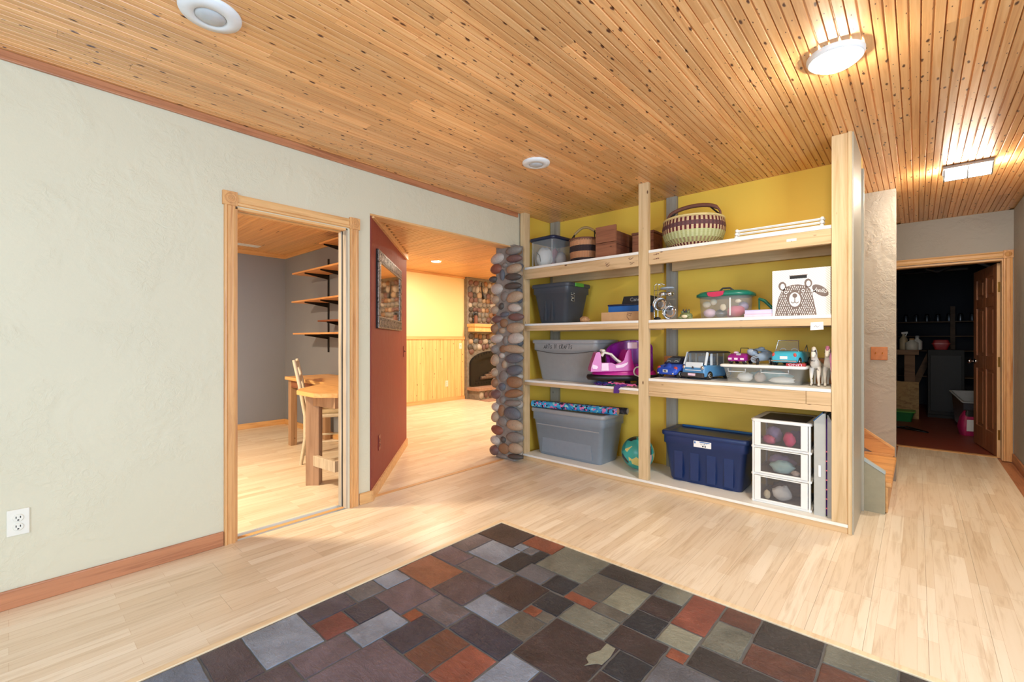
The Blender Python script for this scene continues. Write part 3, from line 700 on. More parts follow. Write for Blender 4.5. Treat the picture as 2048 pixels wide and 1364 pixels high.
for px, py in ((1583, 480),):
    p = on_y(px, py, YS-0.001); MB().box(p.x-0.028+1.6, p.x+0.028+1.6, -0.0012, 0, p.z-0.008, p.z+0.008).build('lumber_sticker', 'label_print', SH)
tg = thing('price_tag', 'small white paper tag hanging from the beam below the bear box', 'tag', (-0.47, YS-0.003, 1.24))
MB().add([(-0.035,-0.001,0.0),(0.035,-0.003,0.004),(0.033,0.0,0.052),(-0.033,0.0,0.05),(-0.035,0.0005,0.0),(0.035,-0.0015,0.004),(0.033,0.0015,0.052),(-0.033,0.0015,0.05)], [(0,1,2,3),(7,6,5,4),(0,4,5,1),(1,5,6,2),(2,6,7,3),(3,7,4,0)]).build('paper', 'paper_white', tg)
MB().tube([(-0.015,-0.004,0.022),(-0.005,-0.0042,0.03),(0.004,-0.0044,0.02),(0.014,-0.0046,0.028)], 0.0012, 5).build('pen_mark', 'grey_print', tg)

# ------------------------------------------------------------------ river stones
rs = random.Random(5)
def stone_mesh(k):
    r = random.Random(k); mb = MB(); mb.ell((0,0,0), (1,1,1), 12, 8)
    ph = [(r.uniform(0,6), r.uniform(0,6), r.uniform(0,6)) for _ in range(2)]
    mb.v = [tuple(c*(1+0.09*math.sin(2.1*x+ph[0][0])*math.cos(1.7*z+ph[0][1])+0.05*math.sin(3*y+ph[1][0])) for c in (x,y,z)) for x,y,z in mb.v]
    me = mb.mesh('stone'); me.materials.append(MATS['stone_grey']); return me
STM = [stone_mesh(i) for i in range(5)]
CX0, CX1, CY0, CY1 = -3.165, -2.905, 3.275, 3.40
SCN = thing('stone_column', 'river stone column at the right side of the wide opening', 'column', (-3.035, 3.34, 0))
MB().prism([(CX0+3.035, CY0-3.34), (CX1+3.035, CY0-3.34), (CX1+3.035, CY1-3.34-0.001), (CX0+3.035, CY1-3.34+0.30), (CX0+3.035, CY1-3.34+0.30)][:4], 0, 2.105).build('mortar_core', 'mortar', SCN, 0.02, 3)
RC = [(195,118,85,42,'grey'),(195,165,80,38,'maroon'),(197,225,80,48,'tan'),(195,272,85,36,'dark'),(190,325,90,32,'dark'),(200,390,85,52,'tan'),(203,452,68,42,'light'),(212,505,80,38,'maroon'),(204,567,92,52,'tan'),(206,630,82,52,'light'),(195,692,110,40,'tan'),(200,745,95,48,'bluegrey'),(200,812,85,48,'bluegrey'),(200,882,85,56,'brown'),(195,950,95,40,'brown'),(192,1003,85,32,'grey'),(186,1065,88,60,'bluegrey'),(200,1133,85,52,'tan'),(200,1203,90,52,'grey'),(205,1268,75,52,'tan'),(205,1315,80,26,'dark')]
LC = [(105,168,76,50,'light'),(98,228,65,50,'red'),(82,288,44,32,'dark'),(100,342,70,55,'light'),(92,405,48,42,'tan'),(90,463,46,40,'tan'),(100,517,62,38,'maroon'),(90,570,42,48,'brown'),(102,628,70,42,'light'),(90,690,44,45,'grey'),(92,755,48,55,'tan'),(90,825,40,42,'tan'),(90,885,42,48,'brown'),(96,950,58,46,'maroon'),(95,1025,48,42,'light'),(92,1085,42,52,'tan'),(105,1158,68,46,'red'),(93,1218,56,44,'light'),(88,1275,52,48,'maroon')]
MC = [(145,205,30,24,'grey'),(132,262,26,56,'bluegrey'),(142,385,42,50,'grey'),(125,443,28,32,'dark'),(142,490,50,28,'bluegrey'),(140,540,44,44,'brown'),(130,583,36,28,'tan'),(150,640,32,46,'grey'),(135,690,40,38,'brown'),(130,728,30,28,'light'),(144,780,28,40,'tan'),(138,850,50,54,'grey'),(130,908,38,38,'bluegrey'),(132,985,32,38,'grey'),(126,1045,38,56,'brown'),(134,1112,50,48,'grey'),(136,1215,28,30,'dark'),(142,1268,58,54,'brown'),(128,1312,60,22,'grey')]
def col_stone(zx, zy, w_, h_, c, y, dep):
    p = on_y(960+zx/2.9, 460+zy/2.9, y); k = p.y*0+ (Vector((p.x, p.y)).length*0.995)
    d = p.dot(Vector((-math.sin(TH), math.cos(TH), 0)))
    sx = w_/2.9/FPX*d/2/0.68; sz = h_/2.9/FPX*d/2*1.2
    inst('stone', rs.choice(STM), (p.x+3.035, y-3.34, p.z), (sx, dep, sz), (0, rs.uniform(-0.12, 0.12), 0), SCN, 'stone_'+c)
for q in RC: col_stone(*q, CY0-0.005, 0.038)
for q in MC: col_stone(*q, CY0+0.002, 0.026)
for q in LC: col_stone(*q, CY0+0.012, 0.05)
z = 0.07; i = 0
CL = ['light','tan','grey','light','brown','bluegrey']
while z < 2.05:
    hgt = rs.uniform(0.05, 0.075)
    if i % 3 != 2: inst('stone', rs.choice(STM), (CX1+3.035+0.0, 3.345-3.34+rs.uniform(-0.01, 0.01), z), (0.030, 0.042, hgt/2), (rs.uniform(-0.1, 0.1),0,0), SCN, 'stone_'+rs.choice(CL))
    z += hgt+0.018; i += 1
z = 0.06
while z < 2.05:                                     # inner face towards the fireplace room
    hgt = rs.uniform(0.07, 0.10)
    for yy in (0.08, 0.20): inst('stone', rs.choice(STM), (CX0+3.035-0.002, yy+rs.uniform(-0.02, 0.02), z), (0.03, 0.055, hgt/2), (0,0,0), SCN, 'stone_'+rs.choice(CL))
    z += hgt+0.012
# ------------------------------------------------------------------ fireplace
FX = -6.68
FP = thing('fireplace', 'river stone fireplace with arched black insert and wooden mantel', 'fireplace', (FX, 6.85, 0))
MB().box(-0.079, 0, -0.75, 1.0, 0, 2.439).build('chimney_breast', 'mortar', FP)
MB().box(0, 0.30, -0.70, 1.0, 0.0, 0.17).build('hearth_core', 'mortar', FP); MB().box(0.0, 0.34, -0.75, 1.0, 0.175, 0.235).build('hearth_slab', 'firebrick', FP, 0.006)
for i in range(9): MB().box(0.345, 0.62, -0.75+i*0.2, -0.75+i*0.2+0.194, 0.0, 0.012).build('hearth_brick', 'firebrick', FP, 0.003)
mt = MB().box(0.0, 0.20, -0.72, 1.0, 1.345, 1.44).build('mantel', 'knotty_pine', FP, 0.004); MB().box(0.0, 0.23, -0.75, 1.0, 1.4405, 1.50).build('mantel_shelf', 'pine_trim_y', mt, 0.004)
CF = ['maroon','grey','tan','bluegrey','maroon','brown','dark','light','grey']
AY, AW, AZ0, AZ1 = -0.05, 0.64, 0.26, 0.70       # arch centre (local y), half width, base, spring
def in_arch(y, z): return abs(y-AY) < AW+0.05 and z < AZ1+0.30*math.sqrt(max(0, 1-((y-AY)/(AW+0.06))**2))+0.02
z = 0.05
while z < 2.40:
    y = -0.71+rs.uniform(-0.02, 0.02); hh = rs.uniform(0.04, 0.065)
    while y < 0.25:
        ww = rs.uniform(0.045, 0.075)
        zz = z+rs.uniform(-0.012, 0.012)
        if z < 0.15:
            inst('stone', rs.choice(STM), (0.30, y+ww, 0.085), (0.03, ww, 0.07), (0,0,0), FP, 'stone_'+rs.choice(CF)) if z < 0.06 else None
        elif not in_arch(y+ww, zz) and z > 0.27 and not (1.29 < zz < 1.55):
            inst('stone', rs.choice(STM), (0.0, y+ww, zz), (0.045, ww*1.12, hh*1.15), (rs.uniform(-0.5, 0.5),0,0), FP, 'stone_'+rs.choice(CF))
        y += 2*ww+0.008
    z += 2*hh+0.004
def arch(hw, z0, zs, rise, n=14):
    pts = [(AY-hw, z0), (AY+hw, z0)]
    for k in range(n+1):
        a = math.pi*k/n; pts.append((AY+hw*math.cos(a), zs+rise*math.sin(a)))
    return pts
def arch_ring(o, i, x0, x1):
    mb = MB(); n = len(o)
    mb.loft([[(x0, *p) for p in o], [(x1, *p) for p in o], [(x1, *p) for p in i], [(x0, *p) for p in i]], False, False)
    return mb
ins = arch_ring(arch(0.64, 0.26, 0.70, 0.25), arch(0.53, 0.34, 0.66, 0.17), 0.005, 0.06).build('insert_frame', 'black_iron', FP)
MB().prismx(arch(0.60, 0.28, 0.68, 0.21), 0.002, 0.018).build('fire_glass', 'slot_black', ins)
for k in range(14): MB().obox((0.063, AY-0.5+k*0.077, 0.90+0.03-0.10*abs((k-6.5)/7)**2*1.3), (0.01, 0.03, 0.04)).build('louvre', 'slot_black', ins)
for k in range(14): MB().obox((0.063, AY-0.5+k*0.077, 0.30), (0.01, 0.03, 0.035)).build('louvre', 'slot_black', ins)
for k in range(3): MB().cyl((0.03, AY-0.35+0.12*k, 0.40+0.04*k), (0.05, AY+0.1+0.12*k, 0.41+0.05*k), 0.035, 10).build('log', 'log_grey', ins)
vz = thing('lantern', 'small brown and black lantern on the fireplace mantel', 'lantern', (FX+0.11, 6.24, 1.5006))
MB().lathe([(0.035,0),(0.035,0.17),(0.02,0.19)], 14).build('body', 'handle_leather', vz); MB().lathe([(0.038,0.17),(0.038,0.20),(0.01,0.215)], 14).build('cap', 'black_iron', vz); MB().tube([(0,0.03,0.20),(0,0.06,0.235),(0,0.02,0.26),(0,-0.03,0.25),(0,-0.03,0.205)], 0.006, 6).build('handle', 'black_iron', vz)
hk = [(0.05, 0.0, 0.0), (0.06, -0.035, 0.08), (0.055, -0.055, 0.18), (0.05, -0.055, 0.33)]
tag(MB().tube(hk, [0.02, 0.014, 0.011, 0.008], 8).build('wall_hook', 'black_iron', loc=(FX, 6.52, 2.02)), 'long curved black hook on the stones above the mantel', 'hook')
wr = thing('wreath', 'dark twig wreath hanging on the stones above the mantel', 'wreath', (FX+0.10, 6.95, 1.75))
for k in range(9):
    a0 = rs.uniform(0, 6)
    MB().tube([(rs.uniform(-0.02, 0.03)+0.0, (0.16+rs.uniform(-0.03, 0.04))*math.cos(a0+2*math.pi*j/18), (0.16+rs.uniform(-0.03, 0.04))*math.sin(a0+2*math.pi*j/18)) for j in range(18)], 0.011, 6, True).build('twig', 'rustic_box_dark', wr)
# wainscot of the fireplace room
WS = struct(MB().box(-6.76, -6.755, 2.99, 6.09, 0, 1.2).build('wall_wainscot', 'knotty_pine'), 'knotty pine wainscot boards below the chair rail')
wb = MB().loft([[(0,0,0),(0.012,0.003,0),(0.012,0.0845,0),(0,0.0875,0)][::-1], [(0,0,1),(0.012,0.003,1),(0.012,0.0845,1),(0,0.0875,1)][::-1]], True, False).mesh('wainscot_board'); wb.materials.append(MATS['knotty_pine'])
for i in range(35): inst('wainscot_board', wb, (-6.755, 2.995+i*0.0885, 0.07), (1, 1, 1.12), parent=WS)
trim(MB().box(-6.76, -6.725, 2.99, 6.09, 1.19, 1.25), 'pine_trim_y', 'pine chair rail over the wainscot'); struct(MB().box(-6.7425, -6.728, 2.99, 6.09, 0, 0.07).build('baseboard_far', 'pine_trim_y', bevel=0.003))
# ------------------------------------------------------------------ small wall fittings
def outlet(name, label, loc, rz, plate, hole, w=0.07, h=0.115, kind='duplex', cat='outlet'):
    o = thing(name, label, cat, loc, rz)                   # local: plate faces -y, loc is plate centre
    MB().box(-w/2, w/2, -0.006, 0, -h/2, h/2).build('plate', plate, o, 0.003)
    if kind == 'duplex':
        for s in (-1, 1):
            f = MB().lathe([(0.017, 0), (0.017, 0.003), (0.015, 0.004)], 16, (0, -0.006, s*0.0195), Matrix.Rotation(HP, 4, 'X')).build('socket', plate, o)
            MB().box(-0.008, -0.005, -0.0105, -0.0095, s*0.0195-0.001, s*0.0195+0.008).box(0.005, 0.008, -0.0105, -0.0095, s*0.0195-0.001, s*0.0195+0.008).box(-0.003, 0.003, -0.0105, -0.0095, s*0.0195-0.011, s*0.0195-0.006).build('slots', hole, f)
    else:
        for xx in ((0,) if kind == 'switch' else (-0.023, 0.023)):
            MB().box(xx-0.006, xx+0.006, -0.009, -0.006, -0.012, 0.012).build('bezel', plate, o); MB().obox((xx, -0.012, 0.003), (0.007, 0.016, 0.009), (0.5, 0, 0)).build('toggle', hole, o)
    return o
outlet('wall_outlet', 'white duplex outlet low on the cream wall', (XW+0.0005, 0.028, 0.372), HP, 'outlet_white', 'slot_black')
ra = math.atan2(D.y, D.x)
p = along(1.56, 0.0005); outlet('light_switch', 'dark red toggle switch plate on the red wall below the mirror', (p[0], p[1], 1.055), ra, 'red_plate', 'slot_black', kind='switch', cat='switch')
p = along(0.285, 0.0005); outlet('wall_outlet', 'dark red outlet plate low on the red wall', (p[0], p[1], 0.367), ra, 'red_plate', 'slot_black')
outlet('light_switch', 'copper double switch plate on the taupe wall by the stairs', (-0.24, 4.9295, 1.064), 0, 'copper_plate', 'brass', 0.112, 0.112, 'double', 'switch')
outlet('wall_outlet', 'pale outlet plate low on the knotty pine wainscot', (-6.742, 5.63, 0.34), HP, 'outlet_white', 'outlet_taupe')
outlet('light_switch', 'pale switch plate on the wainscot beside the fireplace', (-6.742, 5.98, 1.06), HP, 'outlet_white', 'outlet_taupe', kind='switch', cat='switch')
# mirror
mo = along(0.172, 0.0005); ML, MH = 1.12, 0.61
MR = thing('wall_mirror', 'mirror in a carved pewter frame on the red wall', 'mirror', (mo[0], mo[1], 1.27), math.atan2(D.y, D.x))
MB().box(0.0, ML, -0.009, 0.0, 0.0, MH).build('backing', 'slot_black', MR)   # local +x runs along the wall away from the opening, -y is out of the wall
fw = 0.095
for nm, a in (('top_rail', (0, ML, MH-fw, MH)), ('bottom_rail', (0, ML, 0, fw)), ('side_rail', (0, fw, fw+0.001, MH-fw-0.001)), ('side_rail', (ML-fw, ML, fw+0.001, MH-fw-0.001))):
    f = MB().box(a[0], a[1], -0.021, -0.0095, a[2], a[3]).build(nm, 'carved_pewter', MR, 0.004)
    n = int(max(a[1]-a[0], a[3]-a[2])/0.065)
    for k in range(n):
        u = (k+0.5)/n
        c = (a[0]+(a[1]-a[0])*u, -0.0215, (a[2]+a[3])/2) if nm.endswith('p_rail') or nm.startswith('bottom') else ((a[0]+a[1])/2, -0.0215, a[2]+(a[3]-a[2])*u)
        MB().obox(c, (0.012, 0.005, 0.08), (0, 0.6, 0)).obox(c, (0.012, 0.0046, 0.08), (0, -0.6, 0)).build('carving', 'carved_pewter', f)
MB().box(fw+0.001, ML-fw-0.001, -0.0135, -0.0098, fw+0.001, MH-fw-0.001).build('glass', 'mirror_glass', MR)
# ------------------------------------------------------------------ ceiling fixtures
def sensor(label, x, y, r):
    o = thing('recessed_light', label, 'ceiling light', (x, y, H))
    MB().lathe([(r, 0.0), (r, -0.004), (r*0.96, -0.012), (r*0.55, -0.020), (r*0.50, -0.014), (r*0.46, 0.0)], 36).build('trim_ring', 'sensor_white', o)
    MB().lathe([(r*0.50, -0.012), (r*0.46, -0.020), (r*0.25, -0.026), (0.001, -0.028)], 28).build('lens', 'lens_grey', o)
sensor('round white recessed light in the ceiling above the outlet wall', -2.03, 0.52, 0.105); sensor('round white recessed light in the ceiling in front of the shelving', -2.017, 2.505, 0.098)
LD = thing('disc_light', 'bright white flush disc light glowing on the pine ceiling', 'ceiling light', (-0.27, 2.445, H))
MB().lathe([(0.108,0.0),(0.108,-0.012),(0.102,-0.024),(0.092,-0.026),(0.090,-0.016)], 40, cap=False).build('rim', 'white_plastic', LD); MB().lathe([(0.091,-0.015),(0.090,-0.032),(0.068,-0.046),(0.001,-0.052)], 36, cap=False).build('diffuser', 'led_glow', LD)
HF = thing('flush_light', 'square flush hallway light with metal bars over curved glass', 'ceiling light', (0.27, 4.64, H), 0.0)
MB().box(-0.13, 0.13, -0.10, 0.10, -0.022, 0.0).build('pan', 'steel', HF, 0.004)
gl = [[(-0.115+0.23*0, -0.085+0.17*k/10, -0.024-0.055*math.sin(math.pi*k/10)) for k in range(11)], [(0.115, -0.085+0.17*k/10, -0.024-0.055*math.sin(math.pi*k/10)) for k in range(11)]]
MB().loft(gl, True, True).build('glass', 'fixture_glow', HF)
for xx in (-0.122, 0.0, 0.122): MB().tube([(xx, -0.09+0.18*k/10, -0.026-0.060*math.sin(math.pi*k/10)) for k in range(11)], 0.005, 6).build('bar', 'steel', HF)
for k in (2, 5, 8): MB().tube([(-0.122, -0.09+0.18*k/10, -0.026-0.060*math.sin(math.pi*k/10)), (0.122, -0.09+0.18*k/10, -0.026-0.060*math.sin(math.pi*k/10))], 0.004, 6).build('bar', 'steel', HF)
def can(label, x, y, z, mat, r=0.07):
    o = thing('recessed_light', label, 'ceiling light', (x, y, z)); MB().lathe([(r,0),(r,-0.006),(r*0.85,-0.009),(r*0.8,-0.004)], 28, cap=False).build('trim_ring', 'white_plastic', o); MB().lathe([(r*0.8,-0.004),(r*0.6,-0.010),(0.001,-0.012)], 24, cap=False).build('bulb', mat, o)
_p = on_z(872, 523.5, 2.43); can('glowing warm light in the fireplace room ceiling', _p.x, _p.y, 2.44, 'far_lamp_glow', 0.085)
can('added unseen warm light in the fireplace room ceiling beyond the column', -5.3, 6.3, 2.44, 'far_lamp_glow', 0.085)  # out of view, added to brighten the fireplace room
can('added unseen warm light in the soffit behind the header of the wide opening', -3.5, 5.0, 2.13, 'far_lamp_glow', 0.085)  # another unseen lamp, put in as extra light for the far room
can('warm light in the office ceiling above the doorway', -4.3, 0.0, 2.37, 'office_lamp_glow', 0.21)
vt = thing('ceiling_vent', 'slim white vent in the office ceiling', 'vent', (-6.25, 1.95, 2.37))
MB().box(-0.06, 0.06, -0.19, 0.19, -0.006, 0.0).build('frame', 'white_plastic', vt, 0.002)
for k in range(4): MB().obox((-0.036+0.024*k, 0, -0.008), (0.012, 0.35, 0.003), (0, 0.5, 0)).build('slat', 'sensor_white', vt)
# ------------------------------------------------------------------ office furniture
DK = thing('desk', 'L shaped pine desk with chunky legs in the office corner', 'desk', (-4.1, 2.1, 0))
dl = lambda x, y: (x+4.1, y-2.1)
w1 = along(0.33, -0.105); w2 = along(1.30, -0.105)
dp = [(-5.29, 2.07), (-4.22, 2.02), (-3.87, 1.635), (-3.75, 1.56), (-3.44, 1.56), (-3.30, 1.68), w1, w2, (-4.07, 2.575), (-5.29, 2.575)]
MB().prism([dl(*q) for q in dp], 0.735, 0.768).build('desk_top', 'desk_top', DK, 0.004)
ang45 = math.atan2(D.y, D.x)
def deskleg(x, y, w_, d_, rz=0): q = dl(x, y); MB().obox((q[0], q[1], 0.367), (w_, d_, 0.734), (0,0,rz)).build('leg', 'desk_leg', DK, 0.004)
deskleg(-3.672, 1.668, 0.085, 0.105, ang45); deskleg(-5.22, 2.13, 0.07, 0.07); deskleg(-5.22, 2.52, 0.07, 0.07); deskleg(-3.40, 1.80, 0.05, 0.05, ang45)
a, b = Vector(dl(-3.645, 1.66)), Vector(dl(-3.33, 1.69)); c = (a+b)/2; L = (b-a).length; rz = math.atan2((b-a).y, (b-a).x)
MB().obox((c.x, c.y, 0.69), (L, 0.035, 0.085), (0,0,rz)).build('apron', 'desk_leg', DK, 0.003); MB().obox((c.x, c.y, 0.20), (L, 0.035, 0.085), (0,0,rz)).build('stretcher', 'jamb_wood', DK, 0.003)
MB().box(*[v for q in ((-5.2+4.1, -4.25+4.1), (2.10-2.1, 2.13-2.1)) for v in q], 0.65, 0.734).build('apron', 'rustic_box', DK, 0.003)
CHR = thing('chair', 'white painted wooden chair with ladder back at the desk', 'chair', (-4.39, 2.14, 0), math.radians(-26.5))
# local +y = forward (towards the diagonal wall), back at -y
for s in (-1, 1):
    MB().tube([(s*0.19, -0.24, 0), (s*0.19, -0.20, 0.25), (s*0.19, -0.20, 0.46), (s*0.19, -0.25, 0.75), (s*0.19, -0.30, 0.99)], [0.016, 0.019, 0.02, 0.018, 0.015], 6).build('back_leg', 'chair_white', CHR)
    MB().tube([(s*0.19, 0.19, 0), (s*0.19, 0.19, 0.44)], [0.015, 0.02], 8).build('front_leg', 'chair_white', CHR)
    MB().tube([(s*0.19, -0.21, 0.2), (s*0.19, 0.19, 0.2)], 0.011, 6).build('stretcher', 'chair_white', CHR)
MB().tube([(-0.19, 0.19, 0.26), (0.19, 0.19, 0.26)], 0.011, 6).build('stretcher', 'chair_white', CHR)
MB().box(-0.21, 0.21, -0.21, 0.21, 0.435, 0.465).build('seat', 'chair_white', CHR, 0.008); MB().loft([rrect(-0.18, 0.18, -0.17, 0.18, 0.05, 0.466), rrect(-0.19, 0.19, -0.18, 0.19, 0.05, 0.485), rrect(-0.16, 0.16, -0.15, 0.16, 0.05, 0.502)]).build('cushion', 'cushion', CHR)
for z_, y_ in ((0.94, -0.29), (0.80, -0.262), (0.66, -0.235)): MB().box(-0.18, 0.18, y_-0.009, y_+0.009, z_-0.035, z_+0.035).build('slat', 'chair_white', CHR, 0.006)
# wall shelves in the office
STK = thing('shelf_standards', 'black slotted shelf standards screwed to the grey office wall', 'shelf rail', (-5.0, 2.598, 0))
XST = (-5.32, -4.92, -4.52)
for x_ in XST: MB().box(x_-0.012+5.0, x_+0.012+5.0, -0.012, 0.0, 1.03, 2.16).build('standard', 'black_iron', STK)
for i, (x0, x1, z_, dep, nm) in enumerate(((-5.62, -4.1, 1.985, 0.30, 'top long pine wall shelf on black brackets in the office'), (-5.64, -4.1, 1.645, 0.30, 'middle long pine wall shelf on black brackets in the office'), (-5.60, -4.1, 1.262, 0.30, 'lowest long pine wall shelf on black brackets in the office'), (-5.12, -4.1, 1.405, 0.22, 'short narrow wood shelf between the two lower office shelves'), (-5.0, -4.1, 2.27, 0.26, 'short pine shelf just under the office ceiling'))):
    s_ = thing('wall_shelf', nm, 'shelf', (-5.0, 2.585, z_))
    MB().box(x0+5.0, x1+5.0, -dep, 0.0, -0.019, 0.0).build('board', 'board_shelf' if i != 3 else 'rustic_box', s_, 0.002)
    for x_ in XST:
        if x_ > x0: MB().prismx([(0.0, -0.019), (0.0, -0.075), (-0.03, -0.07), (-dep*0.93, -0.032), (-dep*0.93, -0.0195)][::-1], x_-0.006+5.0, x_+0.006+5.0).build('bracket', 'black_iron', s_)
# ------------------------------------------------------------------ stairs
ST = thing('staircase', 'pine stair treads rising behind the shelving', 'stairs', (-0.16, 4.45, 0))
for k in range(4):
    x1 = -0.127-0.25*k+0.16; z_ = 0.205*(k+1)
    MB().box(x1-0.285, x1, -0.455, 0.478, z_-0.032, z_).build('tread', 'stair_tread', ST, 0.008); MB().box(x1-0.04, x1-0.022, -0.45, 0.475, z_-0.205, z_-0.0325).build('riser', 'stair_tread', ST)
MB().prismy([(0.022, 0.210), (0.022, 0.275), (-0.62, 0.275+0.64*0.70), (-0.62, 0.275+0.64*0.70-0.20), (-0.10, 0.21)][::-1], 0.462, 0.478).build('skirt_board', 'stair_tread', ST, 0.002)
MB().prismy([(0.022, 0.262), (0.022, 0.282), (-0.62, 0.282+0.64*0.70), (-0.62, 0.262+0.64*0.70)][::-1], 0.455, 0.4785).build('skirt_cap', 'pine_trim_x', ST)
MB().box(-0.35, 0.012, 0.445, 0.461, 0.206, 0.224).build('cleat', 'pine_trim_x', ST)
KN = thing('stair_stub_wall', 'low sage painted stub wall with sloped cap beside the bottom stair', 'stub wall', (-0.22, 3.97, 0))
MB().prismy([(-0.064, 0.0), (0.059, 0.0), (0.059, 0.27), (-0.064, 0.35)], -0.022, 0.018).build('panel', 'sage_paint', KN, 0.002); MB().prismy([(-0.066, 0.3515), (0.061, 0.2705), (0.061, 0.286), (-0.066, 0.368)], -0.028, 0.022).build('cap', 'cap_grey', KN, 0.002)
# ------------------------------------------------------------------ utility door and room
UDo = thing('panel_door', 'six panel pine door standing open into the utility room', 'door', (0.612, 6.615, 0.008), math.radians(98))
dw, dh, dt = 0.80, 1.94, 0.036                     # local x runs from hinge to latch, +y is the face seen from the hall
MB().box(0, dw, -dt/2+0.010, dt/2-0.010, 0, dh).build('core', 'door_wood', UDo)
for x0, x1 in ((0, 0.11), (0.355, 0.445), (dw-0.11, dw)): MB().box(x0, x1, -dt/2, dt/2, 0, dh).build('stile', 'door_wood', UDo, 0.003)
for z0, z1 in ((0, 0.22), (0.86, 1.0), (1.52, 1.62), (1.83, dh)):
    for x0, x1 in ((0.111, 0.354), (0.446, dw-0.111)): MB().box(x0, x1, -dt/2, dt/2, z0, z1).build('rail', 'door_wood', UDo, 0.003)
for z0, z1 in ((0.22, 0.86), (1.0, 1.52), (1.62, 1.83)):
    for x0, x1 in ((0.111, 0.354), (0.446, dw-0.111)): MB().box(x0+0.035, x1-0.035, -dt/2+0.004, dt/2-0.004, z0+0.035, z1-0.035).build('raised_panel', 'door_wood', UDo, 0.004)
MB().box(-0.003, 0.0005, -dt/2, dt/2, 0, dh).build('hinge_edge', 'door_edge', UDo)
for z_ in (0.22, 0.95, 1.70): MB().box(-0.006, -0.002, -0.022, 0.012, z_-0.05, z_+0.05).build('hinge', 'brass', UDo); 
for s in (-1, 1):
    k_ = MB().lathe([(0.028,0),(0.028,0.006),(0.010,0.01),(0.010,0.03),(0.026,0.042),(0.026,0.058),(0.012,0.066)], 16, (dw-0.065, s*dt/2, 0.93), Matrix.Rotation(-s*HP, 4, 'X')).build('knob', 'chrome', UDo)
UT = []
wbn = thing('workbench', 'rough wooden workbench in the dark utility room', 'workbench', (-0.5, 9.35, 0))
MB().box(-0.6, 0.52, -0.3, 0.3, 0.955, 1.03).build('top', 'bench_wood', wbn, 0.004)
for x_, y_ in ((0.40, -0.22), (0.40, 0.22), (-0.5, -0.22), (-0.5, 0.22)): MB().box(x_-0.045, x_+0.075, y_-0.02, y_+0.02, 0, 0.954).build('leg', 'bench_wood', wbn)
MB().box(-0.6, 0.3, -0.28, 0.28, 0.50, 0.52).build('lower_shelf', 'bench_wood', wbn)
tag(MB().prismy([(-0.55, 0), (0.02, 0), (0.02, 0.55), (-0.55, 0.56)], -0.009, 0.009).build('strand_board', 'osb', loc=(0, 9.02, 0)), 'upright sheet of tan strand board leaning at the workbench', 'board')
def bottle(name, label, x, y, z, r, h, mat, cap, spray=False):
    o = thing(name, label, 'bottle', (x, y, z)); MB().lathe([(r*0.9,0),(r,h*0.05),(r,h*0.62),(r*0.4,h*0.80),(r*0.35,h*0.9)], 14).build('body', mat, o)
    if spray: MB().obox((0.012, 0, h*0.99), (0.075, 0.025, 0.03), (0, -0.1, 0)).cyl((0,0,h*0.88),(0,0,h*0.98),0.012).obox((0.032, 0, h*0.90), (0.012, 0.014, 0.06), (0, 0.3, 0)).build('sprayer', cap, o)
    else: MB().lathe([(r*0.42,h*0.88),(r*0.42,h),(r*0.3,h*1.02)], 12).build('cap', cap, o)
bottle('spray_bottle', 'spray bottle with white trigger on the workbench', -0.155, 9.2, 1.03, 0.05, 0.26, 'amber_plastic', 'white_plastic', True)
bottle('plastic_jug', 'short pale jug with dark label on the workbench', -0.06, 9.12, 1.03, 0.075, 0.17, 'outlet_white', 'cardboard')
bottle('plastic_jug', 'taller white jug standing at the back of the workbench', 0.0, 9.30, 1.03, 0.06, 0.21, 'white_plastic', 'bin_grey')
tc_ = thing('tool_cabinet', 'dark steel cabinet standing behind the strand board', 'cabinet', (0.32, 9.6, 0)); MB().box(-0.2,0.2,-0.22,0.2,0.05,1.03).build('body', 'slot_black', tc_, 0.004); MB().box(-0.17,0.17,-0.232,-0.2205,0.10,0.95).build('door', 'black_iron', tc_, 0.003); MB().box(-0.2,0.2,-0.2,0.2,0,0.0495).build('plinth', 'slot_black', tc_)
rb_ = thing('red_tub', 'red plastic tub on the dark steel cabinet', 'tub', (0.27, 9.5, 1.03)); MB().loft([rrect(-0.07,0.07,-0.06,0.06,0.03,0), rrect(-0.10,0.10,-0.08,0.08,0.03,0.09), rrect(-0.08,0.08,-0.06,0.06,0.03,0.15)]).build('body', 'uno_red', rb_); MB().loft([rrect(-0.104,0.104,-0.084,0.084,0.03,0.085), rrect(-0.104,0.104,-0.084,0.084,0.03,0.10)]).build('rim', 'lamp_red', rb_)
gt_ = thing('green_crate', 'green plastic tub on the utility floor', 'tub', (-0.2, 8.75, 0)); MB().loft([rrect(-0.17,0.14,-0.11,0.11,0.03,0), rrect(-0.20,0.17,-0.13,0.13,0.03,0.14)], True).build('body', 'green_tub', gt_); MB().loft([rrect(-0.215,0.185,-0.145,0.145,0.03,0.135), rrect(-0.215,0.185,-0.145,0.145,0.03,0.15)]).build('rim', 'latch_green', gt_)
bn = thing('plastic_bin', 'tipped white plastic bin behind the open door', 'bin', (0.58, 8.62, 0.0), 0.3)
def openbox(w0, d0, w1, d1, h, t=0.008): return MB().loft([rrect(-w0/2,w0/2,-d0/2,d0/2,0.03,0), rrect(-w1/2,w1/2,-d1/2,d1/2,0.03,h), rrect(-w1/2-0.02,w1/2+0.02,-d1/2-0.02,d1/2+0.02,0.03,h), rrect(-w1/2-0.02,w1/2+0.02,-d1/2-0.02,d1/2+0.02,0.03,h+0.012), rrect(-w1/2+t,w1/2-t,-d1/2+t,d1/2-t,0.03,h+0.012), rrect(-w0/2+t,w0/2-t,-d0/2+t,d0/2-t,0.03,t)], True)
